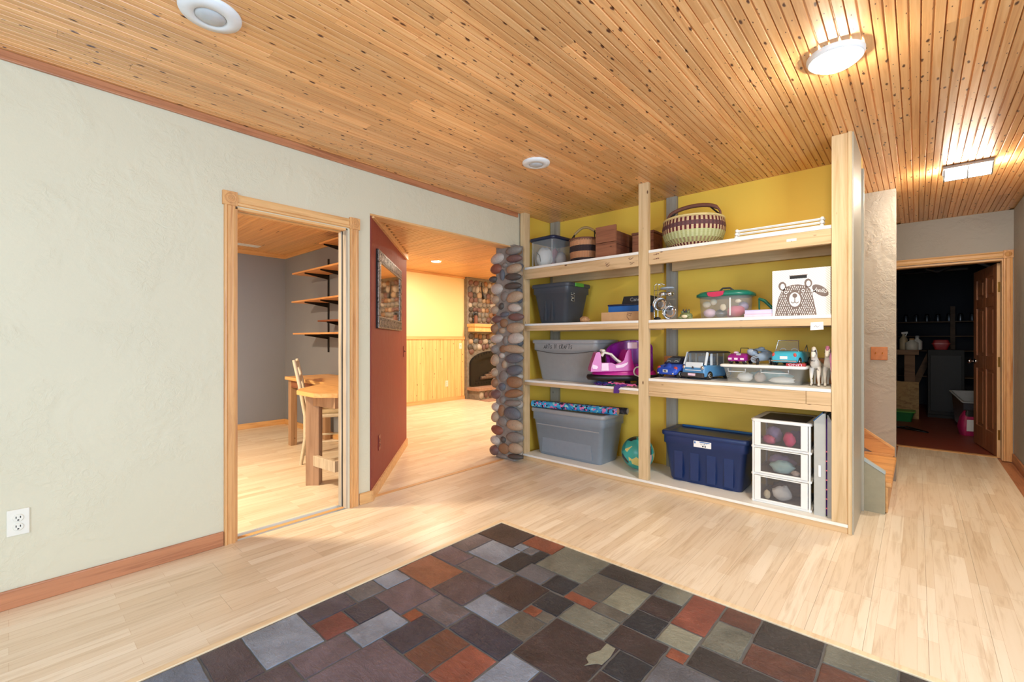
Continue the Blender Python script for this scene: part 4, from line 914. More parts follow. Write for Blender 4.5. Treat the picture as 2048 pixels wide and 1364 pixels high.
bx_ = openbox(0.34, 0.28, 0.46, 0.38, 0.40).build('body', 'bin_grey', bn); bx_.rotation_euler = (0.30, 0.0, 0); bx_.location = (0, 0, 0.04)
bg_ = thing('bag', 'magenta printed bag slumped behind the utility door', 'bag', (0.50, 7.95, 0), 0.3); MB().loft([rrect(-0.10,0.10,-0.06,0.06,0.03,0), rrect(-0.12,0.13,-0.08,0.08,0.04,0.10), rrect(-0.10,0.13,-0.06,0.07,0.04,0.22), rrect(-0.06,0.14,-0.02,0.05,0.02,0.30)]).build('sack', 'bag_pink', bg_); MB().loft([rrect(-0.09,0.14,-0.055,0.065,0.04,0.235), rrect(-0.055,0.145,-0.025,0.055,0.02,0.305)]).build('top_band', 'rubber_black', bg_); MB().obox((-0.04, -0.083, 0.13), (0.07, 0.004, 0.14), (0.05,0,0)).build('label', 'paper_white', bg_)
us = thing('storage_rack', 'dim wooden rack of jars along the utility room back wall', 'rack', (0.45, 10.9, 0))
for z_ in (0.55, 1.0, 1.25, 1.5): MB().box(-0.75, 0.7, -0.2, 0.2, z_-0.02, z_).build('shelf', 'bench_wood', us)
for x_ in (-0.74, 0.0, 0.69): MB().box(x_-0.03, x_+0.03, -0.21, -0.19, 0, 1.75).build('upright', 'bench_wood', us)
MB().obox((-0.45, -0.24, 0.48), (0.09, 0.03, 1.0), (0, 0.35, 0)).build('brace', 'bench_wood', us)
for k in range(7):
    j_ = thing('glass_jar', 'dim glass jar on the upper utility rack shelf', 'jar', (-0.15+0.14*k, 10.85, 1.5006), 0, 'jars on the utility rack'); MB().lathe([(0.035,0),(0.038,0.02),(0.038,0.09),(0.03,0.11)], 12).build('body', 'steel', j_); MB().lathe([(0.032,0.11),(0.032,0.13),(0.03,0.132)], 12).build('lid', 'chrome', j_)
tag(MB().tube([(-0.9, 9.2, 2.12), (-0.2, 8.6, 2.14), (0.5, 8.4, 2.12)], 0.02, 8).build('ceiling_pipe', 'steel'), 'straight pale pipe under the utility room ceiling', 'pipe')
tag(MB().tube([(0.05, 8.2, 2.49), (0.05, 8.2, 2.25), (0.10, 8.2, 2.12), (0.20, 8.2, 2.08), (0.30, 8.2, 2.12), (0.34, 8.2, 2.25), (0.34, 8.2, 2.49)], 0.022, 8).build('hanging_hose', 'dark_grey'), 'looped hose hanging from the utility room ceiling', 'hose')
tag(MB().tube([(0.30, 9.05, 2.5), (0.42, 8.9, 2.36), (0.75, 8.5, 2.1), (0.76, 8.5, 1.4)], 0.018, 8).build('conduit', 'bin_grey'), 'angled grey conduit beside the utility door', 'conduit')
tag(MB().tube([(-0.6, 7.9, 0.012), (-0.3, 8.0, 0.014), (-0.05, 7.85, 0.012), (0.1, 7.75, 0.012), (-0.1, 7.95, 0.03), (-0.4, 7.8, 0.012)], 0.011, 6).build('power_cord', 'rubber_black'), 'black cord lying on the red utility floor', 'cord')
# ------------------------------------------------------------------ hand written strokes
def strokes(polys, fn, r, mat, parent, name='pen_writing'):
    mb = MB()
    for p in polys: mb.tube([fn(u, v) for u, v in p], r, 5)
    o = mb.build(name, mat, parent); o['kind'] = 'stuff'; return o
GLY = {'A': [[(0,0),(.5,1),(1,0)],[(.2,.4),(.8,.4)]], 'R': [[(0,0),(0,1),(.8,.95),(.8,.6),(0,.5),(.9,0)]], 'T': [[(0,1),(1,1)],[(.5,1),(.5,0)]], 'S': [[(.9,.9),(.4,1),(.1,.75),(.8,.4),(.6,0),(0,.1)]],
       'N': [[(0,0),(0,1),(.9,0),(.9,1)]], 'C': [[(.9,.9),(.4,1),(0,.5),(.4,0),(.9,.1)]], 'F': [[(0,0),(0,1),(.9,1)],[(0,.5),(.6,.5)]]}
def stroke_text(txt, adv, hgt, fn, r, mat, parent):
    P = []
    for i, c in enumerate(txt):
        for p in GLY.get(c, []): P.append([(adv*i+u*adv*0.75, v*hgt*(0.8+0.3*((i*7) % 3)/2)) for u, v in p])
    return strokes(P, fn, r, mat, parent)
for stx, sty in ((1215, 527), (1216, 531), (1262, 517), (1264, 526)):
    p_ = on_y(stx, sty, YS); strokes([[(-0.022,0.004),(-0.006,0.006)],[(0.0,0.0),(0.02,0.004)],[(-0.015,-0.008),(0.005,-0.006)]], lambda u, v: (p_.x+1.6+u, -0.0005, p_.z+v), 0.0022, 'handle_leather', SH, 'lumber_stamp')
for stx, sty in ((1313, 509), (1313, 518)):
    p_ = on_y(stx, sty, YS); strokes([[(-0.022,0.0),(-0.016,0.003)],[(-0.008,0.0),(0.008,0.006)],[(0.014,0.002),(0.02,0.006)]], lambda u, v: (p_.x+1.6+u, -0.0005, p_.z+v), 0.004, 'handle_leather', SH, 'lumber_stamp')
# ------------------------------------------------------------------ things on the shelves
Z1, Z2, Z3L, Z3R, Z4 = 1.8935, 1.3375, 0.7855, 0.8735, 0.057
def tote(name, label, x0, x1, y0, y1, z, h, body, lid, taper=0.04, r=0.04, lidh=0.03, over=0.012, lidlabel=None, lip=True):
    cx, cy = (x0+x1)/2, (y0+y1)/2; w_, d_ = (x1-x0)/2, (y1-y0)/2      # footprint at the rim
    o = thing(name, label, 'storage tote', (cx, cy, z))
    t = taper
    hb = h-lidh
    rg = [rrect(-w_+t+0.012, w_-t-0.012, -d_+t*0.8+0.012, d_-t*0.8-0.012, r*0.8, 0), rrect(-w_+t, w_-t, -d_+t*0.8, d_-t*0.8, r, 0.02)]
    rg += [rrect(-w_+t*0.25, w_-t*0.25, -d_+t*0.2, d_-t*0.2, r, hb*0.80), rrect(-w_, w_, -d_, d_, r, hb*0.80+0.006), rrect(-w_, w_, -d_, d_, r, hb-0.004)]
    MB().loft(rg, True).build('body', body, o)
    L = o
    k = over
    lo = MB().loft([rrect(-w_-k*0.6, w_+k*0.6, -d_-k*0.6, d_+k*0.6, r, hb-0.006), rrect(-w_-k, w_+k, -d_-k, d_+k, r, hb), rrect(-w_-k, w_+k, -d_-k, d_+k, r, h-0.006), rrect(-w_-k+0.006, w_+k-0.006, -d_-k+0.006, d_+k-0.006, r, h),
        rrect(-w_+0.02, w_-0.02, -d_+0.02, d_-0.02, r, h), rrect(-w_+0.035, w_-0.035, -d_+0.035, d_-0.035, r, h-0.012)]).build('lid', lid, o)
    return o, lo, w_, d_, hb
# bottom left grey tote with wrapping rolls
o, lo, w_, d_, hb = tote('storage_tote', 'blue grey lidded tote under two rolls of gift wrap', -2.855, -2.045, 3.475, 3.87, Z4, 0.452, 'tote_grey', 'tote_grey_lid', 0.05)
f = -d_+0.012
MB().prismy([(-w_+0.11, 0.03), (w_-0.13, 0.03), (w_-0.16, 0.29), (-w_+0.12, 0.29)], f+0.014, f+0.03).build('recess_panel', 'tote_grey', o, 0.004)
MB().box(-w_+0.05, w_-0.05, f-0.002, f+0.012, 0.292, 0.304).build('rib', 'tote_grey_lid', o, 0.003)
def roll(label, a, b, r, mat, endc):
    a, b = Vector(a), Vector(b); o = thing('wrapping_roll', label, 'gift wrap', tuple((a+b)/2)); c = (a+b)/2; d = (b-a).normalized()
    MB().tube([a-c, b-c], r, 18).build('paper', mat, o)
    MB().tube([a-c-d*0.003, b-c+d*0.003], r*0.80, 14).build('core', endc, o)
zt = Z4+0.452
roll('turquoise and pink printed gift wrap roll lying on the grey tote', (-2.86, 3.50, zt+0.035), (-1.97, 3.60, zt+0.035), 0.034, 'gift_wrap', 'cardboard')
roll('dark printed gift wrap roll behind the turquoise roll', (-2.84, 3.585, zt+0.031), (-1.93, 3.70, zt+0.031), 0.030, 'gift_wrap_dark', 'bin_grey')
ba = thing('play_ball', 'teal and yellow printed play ball beside the grey tote', 'ball', (-1.81, 3.66, Z4)); MB().ell((0,0,0.14), (0.14,0.14,0.14), 28, 18).build('skin', 'ball_print', ba); MB().lathe([(0.006,0),(0.006,0.004),(0.003,0.005)], 10, (0.02,-0.02,0.277)).build('valve', 'white_plastic', ba)
# arts n crafts tote
o, lo, w_, d_, hb = tote('storage_tote', 'silver grey tote hand lettered on its rim beside the magenta ride-on', -2.85, -2.12, 3.485, 3.87, Z3L, 0.395, 'tote_silver', 'tote_grey_lid', 0.06)
stroke_text('ARTS N CRAFTS', 0.026, 0.038, lambda u, v: (-0.225+u+0.1*v, -d_-0.001, hb*0.80+0.018+v), 0.0022, 'ink_black', o)
MB().tube([(-w_+0.03+ (2*w_-0.06)*k/12, -d_+0.004, hb*0.80-0.03*math.sin(math.pi*k/12)) for k in range(13)], 0.003, 6).build('rim_line', 'dark_grey', o)
# dark tote
o, lo, w_, d_, hb = tote('storage_tote', 'charcoal tote with a green latch on the second shelf', -2.85, -2.42, 3.475, 3.86, Z2, 0.385, 'tote_dark', 'tote_dark', 0.055)
for xx in (-0.06, 0.02): MB().prismy([(xx-0.012, 0.03), (xx+0.012, 0.03), (xx+0.006, 0.22), (xx-0.004, 0.22)], -d_+0.018, -d_+0.03).build('rib', 'tote_dark', o)
MB().obox((w_+0.012, -0.02, hb+0.012), (0.02, 0.14, 0.036)).build('latch', 'latch_green', o, 0.006)
strokes([[(0,0),(0.05,-0.005),(0.05,0.02),(0.02,0.025),(0,0.01)],[(0.0,0.035),(0.05,0.03),(0.05,0.055),(0.0,0.058)],[(0,0.07),(0.05,0.10)],[(0.05,0.07),(0.0,0.085),(0.01,0.10)]], lambda u, v: (w_-0.010, -0.12+u, hb*0.60+v), 0.003, 'bone_white', o)
sh = thing('crumpled_shell', 'crumpled tan paper lump beside the charcoal tote', 'paper', (-2.265, 3.52, Z2)); mb = MB().ell((0,0,0.027), (0.05,0.04,0.030), 12, 8); mb.v = [(x+rs.uniform(-.006,.006), y+rs.uniform(-.006,.006), max(0, z+rs.uniform(-.005,.005))) for x,y,z in mb.v]; mb.build('lump', 'crumple_tan', sh)
cb = thing('cardboard_box', 'flat tan cardboard box under the blue box', 'box', (-1.90, 3.62, Z2)); MB().box(-0.18,0.18,-0.12,0.14,0,0.082).build('carton', 'cardboard', cb, 0.002); MB().box(-0.18,0.18,0.0,0.014,0.0825,0.083).build('tape', 'handle_tan', cb); strokes([[(0.0,0.066),(0.045,0.060)],[(0.0,0.03),(0.0,0.055),(0.03,0.038),(0.035,0.052)],[(0.0,0.030),(0.02,0.008)]], lambda u, v: (0.07+u, -0.1205, 0.004+v), 0.002, 'handle_leather', cb)
bb = thing('blue_box', 'bright blue flat box between cardboard box and black box', 'box', (-1.90, 3.68, Z2+0.0835)); MB().box(-0.15,0.18,-0.11,0.11,0,0.055).build('base', 'royal_blue', bb, 0.003); MB().box(-0.154,0.184,-0.114,0.114,0.0555,0.070).build('lid', 'car_navy', bb, 0.002)
kb = thing('black_box', 'black printed box on top of the blue box', 'box', (-1.83, 3.73, Z2+0.154)); MB().prismy([(-0.12,0),(0.14,0),(0.13,0.07),(-0.10,0.07)], -0.10, 0.10).build('carton', 'canon_black', kb, 0.003); writing('Canon', 0.045, (0.02,-0.1008,0.038), (HP,0,0), 'grey_print', kb)
# clear tote with cloth
ct = thing('clear_tote', 'clear tote with navy lid holding white cloth', 'storage tote', (-2.71, 3.665, Z1), -0.06)
MB().loft([rrect(-0.13,0.13,-0.175,0.175,0.035,0), rrect(-0.15,0.15,-0.195,0.195,0.04,0.255), rrect(-0.155,0.155,-0.20,0.20,0.04,0.26)], True).build('body', 'clear_plastic', ct)
MB().loft([rrect(-0.155,0.155,-0.205,0.205,0.04,0.255), rrect(-0.163,0.163,-0.213,0.213,0.04,0.26), rrect(-0.163,0.163,-0.213,0.213,0.04,0.285), rrect(-0.14,0.14,-0.19,0.19,0.04,0.29), rrect(-0.13,0.13,-0.18,0.18,0.04,0.275)]).build('lid', 'lid_navy', ct)
for xx in (-0.125, 0.125): MB().box(xx-0.006, xx+0.006, -0.196, -0.186, 0.02, 0.25).build('rib', 'clear_plastic', ct)
def lump(name, label, cat, c, r, mat, jit=0.15, seg=14, rings=9, rz=0.0, group=None):
    o = thing(name, label, cat, (c[0], c[1], c[2]), rz, group); mb = MB().ell((0,0,r[2]), r, seg, rings); q = random.Random(int(abs(c[0]*1e4)+abs(c[2]*1e3)))
    mb.v = [(x*(1+q.uniform(-jit, jit)), y*(1+q.uniform(-jit, jit)), max(0.0, z*(1+q.uniform(-jit, jit)*0.6))) for x,y,z in mb.v]
    mb.build('mass', mat, o); return o
cl = lump('cloth_bundle', 'bundled white cloth inside the clear navy-lidded tote', 'cloth', (-2.765, 3.57, Z1+0.004), (0.085, 0.075, 0.10), 'cloth_white', 0.14); MB().tube([(-0.05,-0.07,0.15),(0.0,-0.08,0.11),(0.01,-0.078,0.05)], 0.003, 5).build('fold_mark', 'dark_grey', cl)
lump('cloth_bundle', 'beige pink cloth lump beside the white cloth in the clear tote', 'cloth', (-2.66, 3.70, Z1+0.004), (0.052, 0.06, 0.08), 'cloth_pinkgrey', 0.12)
lump('cloth_bundle', 'red cloth corner behind the white cloth in the clear tote', 'cloth', (-2.77, 3.74, Z1+0.004), (0.05, 0.05, 0.11), 'cloth_red', 0.12)
# striped basket
bs = thing('striped_basket', 'tan and black striped woven basket with leather handle', 'basket', (-2.345, 3.645, Z1))
MB().lathe([(0.115,0),(0.132,0.03),(0.142,0.12),(0.140,0.21),(0.143,0.225),(0.135,0.225),(0.131,0.12),(0.108,0.012)], 40, cap=True).build('body', 'weave_striped', bs)
MB().tube([(0.144*math.cos(2*math.pi*k/36), 0.144*math.sin(2*math.pi*k/36), 0.226) for k in range(36)], 0.007, 6, True).build('rim', 'handle_leather', bs)
MB().tube([(-0.10+0.22*k/10, -0.02, 0.295+0.05*math.sin(math.pi*k/10)) for k in range(11)], 0.012, 10).build('handle', 'handle_tan', bs)
for xx, e in ((-0.10, -0.14), (0.12, 0.14)):
    for s in (-0.03, 0.03): MB().tube([(xx,-0.02,0.295),(e, s-0.02, 0.225)], 0.005, 6).build('strap', 'rubber_black', bs)
# rustic wooden box
wx = thing('wooden_box', 'weathered brown wooden crate beside the striped basket', 'crate', (-1.98, 3.66, Z1))
for z0, z1 in ((0, 0.138), (0.142, 0.285)): MB().box(-0.155, 0.045, -0.165, -0.145, z0, z1).build('front_plank', 'rustic_box', wx, 0.002)
for z0, z1 in ((0, 0.118), (0.121, 0.235)):
    MB().box(0.025, 0.045, -0.1445, 0.20, z0, z1).build('side_plank', 'rustic_box_dark', wx, 0.002); MB().box(-0.155, -0.135, -0.1445, 0.20, z0, z1).build('side_plank', 'rustic_box_dark', wx, 0.002)
MB().box(-0.134, 0.024, 0.18, 0.20, 0, 0.235).build('back_plank', 'rustic_box', wx, 0.002); MB().box(-0.134, 0.024, -0.1445, 0.1795, 0, 0.015).build('bottom', 'rustic_box_dark', wx)
w2_ = thing('wooden_box', 'reddish wooden box half hidden behind the centre post', 'crate', (-1.77, 3.78, Z1)); MB().box(-0.115, 0.085, -0.08, 0.10, 0, 0.21).build('body', 'rustic_box', w2_, 0.003); MB().box(-0.12, 0.09, -0.085, 0.105, 0.2105, 0.232).build('lid', 'rustic_box_dark', w2_, 0.003)
# ------------------------------------------------------------------ magenta ride-on
RDA = math.radians(42)
rd = thing('ride_on_toy', 'magenta and purple ride-on bumper car with black rubber ring', 'ride-on toy', (-1.915, 3.605, Z3L), RDA)
def ering(rx, ry, z, n=36): return [(rx*math.cos(2*math.pi*k/n), ry*math.sin(2*math.pi*k/n), z) for k in range(n)]
MB().loft([ering(0.26,0.10,0.042), ering(0.318,0.142,0.047), ering(0.33,0.150,0.068), ering(0.322,0.146,0.090), ering(0.28,0.12,0.094)]).build('bumper_ring', 'rubber_black', rd)
for xx, yy in ((-0.12,-0.06),(0.12,-0.06),(0.05,0.07)): MB().cyl((xx-0.02,yy,0.026),(xx+0.02,yy,0.026),0.026,14).build('wheel', 'dark_grey', rd)
MB().loft([ering(0.285,0.130,0.093), ering(0.275,0.125,0.12), ering(0.23,0.11,0.15)]).build('deck', 'magenta', rd)
def rd_loc(px, py, off):                     # pixel ray met with the toy's own side plane, in the toy's coordinates
    ux, uy = math.cos(RDA), math.sin(RDA); nx_, ny_ = -uy, ux
    r = ray(px, py); t = ((-1.915+nx_*off)*nx_+(3.605+ny_*off)*ny_)/(r.x*nx_+r.y*ny_); q = r*t
    return ((q.x+1.915)*ux+(q.y-3.605)*uy, CH+q.z-Z3L)
def q7(pts, y): return [rd_loc(1170+a/9.74, 660+b/9.74, -0.135) for a, b in pts]
side = q7([(110,815),(118,740),(145,650),(185,540),(215,450),(250,430),(290,432),(310,480),(322,640),(520,640),(600,672),(700,640),(760,590),(795,470),(830,395),(870,380),(900,400),(915,550),(950,680),(985,790)][::-1], 3.51)
MB().prismy(side[::-1], -0.135, -0.08).build('front_side', 'magenta', rd, 0.014, 3); MB().prismy([(x, z) for x, z in side if x > -0.08][::-1], 0.05, 0.105).build('rear_side', 'magenta', rd, 0.014, 3)
nose = q7([(110,815),(118,740),(145,650),(185,540),(215,450),(250,430),(290,432),(310,480),(330,815)][::-1], 3.51)
MB().prismy(nose[::-1], -0.08, 0.0).build('nose', 'magenta', rd, 0.01)
mb = MB(); n = 26; inner = []; outer = []; lo_ = []; li_ = []
for k in range(n+1):
    a = math.radians(-55+250*k/n); hgt = 0.17+0.225*max(0.0, math.sin(math.radians(8+164*k/n)))**0.8
    outer.append((0.045+0.205*math.cos(a), 0.0+0.125*math.sin(a), hgt)); inner.append((0.045+0.178*math.cos(a), 0.10*math.sin(a), hgt-0.006)); lo_.append((0.045+0.212*math.cos(a), 0.13*math.sin(a), 0.11)); li_.append((0.045+0.178*math.cos(a), 0.10*math.sin(a), 0.11))
prof = [lo_, outer, inner, li_]
for k in range(n):
    for q in range(4):
        A_, B_ = prof[q], prof[(q+1) % 4]; mb.add([A_[k], A_[k+1], B_[k+1], B_[k]], [(0,1,2,3)], True)
for k in (0, n): mb.add([prof[q][k] for q in range(4)], [(0,1,2,3)])
mb.build('seat_shell', 'purple_shell', rd); MB().loft([ering(0.12,0.12,0.13), ering(0.13,0.125,0.16), ering(0.10,0.10,0.185)]).xf(Matrix.Translation((0.02,0,0.0))).build('seat', 'purple_shell', rd)
for yy in (-0.09, -0.03): MB().tube([(-0.215,yy,0.255),(-0.19,yy,0.285),(-0.13,yy,0.27),(-0.085,yy,0.225),(-0.05,yy,0.20)], [0.016,0.012,0.010,0.010,0.013], 8).ell((-0.20,yy,0.30),(0.02,0.016,0.014)).build('joystick', 'bone_white', rd)
for pts in ([(150,670),(240,700),(250,730),(225,762),(150,755),(135,720)], [(590,690),(700,675),(800,640),(835,625),(820,670),(740,725),(620,740),(598,730)], [(325,650),(455,645),(460,790),(315,790)]):
    MB().prismy(q7(pts[::-1], 3.50), -0.141, -0.136).build('decal', 'pale_pink', rd)
hd = rd_loc(1170+925/9.74, 660+300/9.74, -0.14); MB().obox((hd[0], -0.139, hd[1]), (0.085, 0.02, 0.055)).build('headrest_patch', 'pale_pink', rd, 0.008)
MB().tube([(0.09+0.04*math.cos(2*math.pi*k/16), -0.137, 0.125+0.04*math.sin(2*math.pi*k/16)) for k in range(16)], 0.007, 6, True).build('wheel_trim', 'bone_white', rd)
ribs = []
for k, (x, y, L, rz, mt_) in enumerate(((-2.03,3.418,0.15,0.0,'violet_felt'),(-1.93,3.43,0.14,-0.1,'teal_felt'),(-1.84,3.435,0.18,0.05,'violet_felt'),(-1.78,3.425,0.15,0.0,'pink_felt'),(-1.99,3.425,0.16,0.05,'navy_felt'),(-1.88,3.42,0.16,-0.05,'pink_felt'))):
    o = thing('felt_strip', ('purple','green','deep purple','rose','navy','pale rose')[k]+' felt garland strip on the shelf edge below the ride-on toy', 'garland', (x, y, Z3L), rz, 'felt strips under the ride-on toy')
    MB().tube([(-L/2+L*j/8, 0.012*math.sin(j*1.7+k), 0.0135+0.003*k+0.004*math.sin(j*2.1)) for j in range(9)], [0.005+0.003*(j % 2) for j in range(9)], 6).build('strip', mt_, o)
    for j in (2, 4, 6): MB().ell((-L/2+L*j/8, -0.012, 0.008+0.003*k), (0.014, 0.012, 0.005), 8, 5).build('scallop', mt_, o)
hs = thing('felt_strip', 'purple felt tail hanging over the white shelf edge', 'garland', (-1.87, YS-0.006, Z3L), 0, 'felt strips under the ride-on toy')
MB().prismy([(-0.03,-0.055),(0.02,-0.052),(0.025,-0.03),(0.012,-0.02),(0.04,0.004),(0.09,0.012),(0.09,0.028),(0.0,0.02),(-0.025,0.0)], -0.004, 0.0005).build('strip', 'violet_felt', hs)
# ------------------------------------------------------------------ navy tote, drawers, folding panels
o, lo, w_, d_, hb = tote('storage_tote', 'navy ribbed tote with a white label on the bottom shelf', -1.535, -0.905, 3.535, 3.885, Z4, 0.395, 'tote_navy', 'tote_navy', 0.045)
MB().box(-w_+0.04, w_-0.04, d_-0.032, d_-0.022, 0.386, 0.401).build('lid_ridge', 'lid_teal', o)
for k in range(4):
    x_ = -0.19+0.125*k; MB().prismy([(x_-0.031, 0.03), (x_+0.031, 0.03), (x_+0.034, 0.265), (x_-0.034, 0.265)], -d_+0.014, -d_+0.035).build('rib', 'tote_navy', o, 0.004)
MB().box(-0.065, 0.065, -d_-0.003, -d_+0.0005, 0.298, 0.345).build('label', 'paper_white', o)
MB().box(-0.02, 0.055, -d_-0.0036, -d_-0.003, 0.335, 0.341).box(-0.06, -0.05, -d_-0.0036, -d_-0.003, 0.325, 0.34).build('label_print', 'royal_blue', o)
strokes([[(0,0.01),(0.0,0),(0.008,0)],[(0.014,0.008),(0.018,0.002)],[(0.023,0),(0.025,0.01)],[(0.03,0.01),(0.032,0)],[(0.04,0.01),(0.048,0.012)]], lambda u, v: (-0.01+u, -d_-0.0032, 0.320+v), 0.0012, 'ink_black', o); MB().lathe([(0.006,0),(0.006,0.0006)], 10, (0.005,-d_-0.003,0.309), Matrix.Rotation(HP,4,'X')).lathe([(0.006,0),(0.006,0.0006)], 10, (0.022,-d_-0.003,0.309), Matrix.Rotation(HP,4,'X')).build('label_mark', 'ink_black', o)
MB().obox((w_+0.012, -0.06, hb+0.005), (0.012, 0.07, 0.03)).build('latch', 'outlet_white', o, 0.004)
DU = thing('drawer_unit', 'white three drawer plastic cart with smoky drawer fronts', 'drawer unit', (-0.685, 3.65, Z4))
hw, fy, by = 0.172, -0.185, 0.22
for s in (-1, 1):
    MB().box(s*hw-0.012 if s > 0 else -hw, s*hw if s > 0 else -hw+0.012, fy, fy+0.03, 0, 0.565).box(s*hw-0.012 if s > 0 else -hw, s*hw if s > 0 else -hw+0.012, by-0.03, by, 0, 0.565).build('corner_post', 'white_plastic', DU, 0.003)
for z_ in (0.0, 0.187, 0.375): MB().box(-hw-0.006, hw+0.006, fy+0.004, by, z_, z_+0.016).build('frame_tier', 'white_plastic', DU, 0.004)
tp = MB().loft([rrect(-hw-0.008,hw+0.008,fy-0.008,by+0.004,0.03,0.560), rrect(-hw-0.010,hw+0.010,fy-0.010,by+0.006,0.03,0.572), rrect(-hw,hw,fy,by,0.03,0.580), rrect(-hw+0.03,hw-0.03,fy+0.03,by-0.03,0.03,0.570)]).build('top', 'handle_tan' if False else 'white_plastic', DU)
MB().box(-hw+0.035, hw-0.035, fy+0.035, by-0.035, 0.5715, 0.574).build('top_tray', 'dark_grey', tp)
for k in range(3):
    z0 = 0.018+0.188*k; z1 = z0+0.168
    d = MB().box(-0.157, -0.118, fy-0.006, fy+0.006, z0, z1).box(0.118, 0.157, fy-0.006, fy+0.006, z0, z1).box(-0.118, 0.118, fy-0.006, fy+0.006, z0, z0+0.012).box(-0.118, 0.118, fy-0.006, fy+0.006, z1-0.006, z1).build('drawer', 'white_plastic', DU, 0.002)
    MB().box(-0.118, 0.118, fy-0.002, fy+0.002, z0+0.012, z1-0.006).build('window', 'smoke_plastic', d)
    MB().box(-0.155, 0.155, fy+0.0065, by-0.01, z0, z0+0.004).box(-0.155, -0.152, fy+0.0065, by-0.01, z0+0.004, z1-0.03).box(0.152, 0.155, fy+0.0065, by-0.01, z0+0.004, z1-0.03).box(-0.152, 0.152, by-0.013, by-0.01, z0+0.004, z1-0.03).build('tray', 'smoke_plastic', d)
dx, dy = -0.685, 3.65
def inz(k): return Z4+0.020+0.188*k+0.0045
for nm, lb, c, r, mt_, rz in (('toy_shoe','pink doll slipper in the top smoky drawer',(dx-0.08, dy-0.095, inz(2)),(0.05,0.028,0.03),'pink_toy',-0.5),('toy_shoe','purple doll case behind the slipper in the top smoky drawer',(dx-0.06, dy-0.02, inz(2)),(0.05,0.04,0.055),'lavender',0.2),
        ('toy_purse','hot pink doll purse in the top smoky drawer',(dx+0.045, dy-0.11, inz(2)),(0.042,0.03,0.048),'hot_pink',-0.6),('toy_cloth','purple doll cloth at the back of the top smoky drawer',(dx+0.07, dy+0.0, inz(2)),(0.05,0.045,0.048),'violet_felt',0),
        ('toy_cloth','mint green doll garment in the middle smoky drawer',(dx+0.005, dy-0.10, inz(1)),(0.075,0.035,0.042),'mint_cloth',0.2),('toy_cloth','peach doll garment in the middle smoky drawer',(dx+0.085, dy-0.12, inz(1)),(0.026,0.022,0.018),'cloth_pinkgrey',0),('toy_cloth','grey doll garments at the back of the middle smoky drawer',(dx-0.02, dy+0.03, inz(1)),(0.085,0.05,0.048),'lavender',0),
        ('toy_cloth','white lace scrap heap in the bottom smoky drawer',(dx+0.0, dy-0.09, inz(0)),(0.06,0.035,0.05),'cloth_white',0.3),('toy_cloth','cream scrap in the corner of the bottom smoky drawer',(dx-0.085, dy-0.12, inz(0)),(0.02,0.018,0.03),'cream_toy',0),('toy_cloth','dark fabric heap at the back of the bottom smoky drawer',(dx+0.01, dy+0.04, inz(0)),(0.10,0.06,0.05),'dark_grey',0)):
    lump(nm, lb, 'toy', (c[0], c[1]-0.035, c[2]), r, mt_, 0.20, rz=rz)
GP = thing('folding_playset', 'closed grey house shaped playset standing beside the drawer cart', 'playset', (-0.445, 3.66, Z4))
MB().prismy([(-0.048,0.0),(0.014,0.0),(0.014,0.655),(-0.002,0.652),(-0.048,0.600)], -0.205, 0.20).build('shell_half', 'gate_grey', GP, 0.004)
MB().prismy([(0.024,0.0),(0.046,0.0),(0.046,0.61),(0.030,0.645),(0.024,0.648)], -0.215, 0.20).build('shell_half', 'tote_grey_lid', GP, 0.003)
MB().box(0.0145, 0.0235, -0.19, 0.19, 0.01, 0.62).build('interior', 'violet_felt', GP)
for k in range(7): MB().box(0.0145, 0.0235, -0.2035, -0.19, 0.05+0.06*k, 0.056+0.06*k).build('rung', 'pink_toy', GP)
MB().obox((-0.018, -0.208, 0.285), (0.015, 0.006, 0.075)).build('clasp', 'white_metal', GP, 0.003)
MB().prismy([(-0.05,0.598),(-0.002,0.654),(-0.004,0.660),(-0.054,0.603)], -0.20, 0.20).build('roof', 'lid_teal', GP)
# ------------------------------------------------------------------ right bay, top shelf
bo = thing('woven_basket', 'round burgundy and green woven basket with arched handle', 'basket', (-1.335, 3.665, Z1))
MB().lathe([(0.13,0),(0.17,0.02),(0.215,0.07),(0.235,0.13),(0.238,0.18),(0.228,0.235),(0.222,0.235),(0.226,0.13),(0.15,0.02)], 48).build('body', 'weave_bolga', bo)
MB().tube([(0.226*math.cos(2*math.pi*k/48), 0.226*math.sin(2*math.pi*k/48), 0.237) for k in range(48)], 0.008, 6, True).build('rim', 'basket_straw', bo)
MB().tube([(0.215*math.cos(math.pi-math.pi*k/16), -0.02, 0.237+0.115*math.sin(math.pi*k/16)**0.7) for k in range(17)], [0.008]*3+[0.016]*11+[0.008]*3, 10).build('handle', 'handle_leather', bo)
for s in (-1, 1):
    for t_ in (-0.04, 0.0): MB().tube([(s*0.13, -0.02, 0.33), (s*0.218, t_-0.01, 0.24)], 0.006, 6).build('strap', 'rubber_black', bo)
for i in range(3):
    for j in range(2):
        o = thing('white_rod', 'white metal rod with ball ends in the stack on the top right shelf', 'rod', (-0.70, 3.455+0.035*j+0.01*i, Z1+0.0125+0.0252*i), 0, 'white rods stacked on the top shelf')
        MB().tube([(-0.255, 0, 0), (0.245, 0, 0)], 0.0045, 8).build('shaft', 'white_metal', o)
        for x_ in (-0.258, 0.248): MB().ell((x_, 0, 0), (0.013, 0.0122, 0.0122), 12, 8).build('ball_end', 'white_plastic', o)
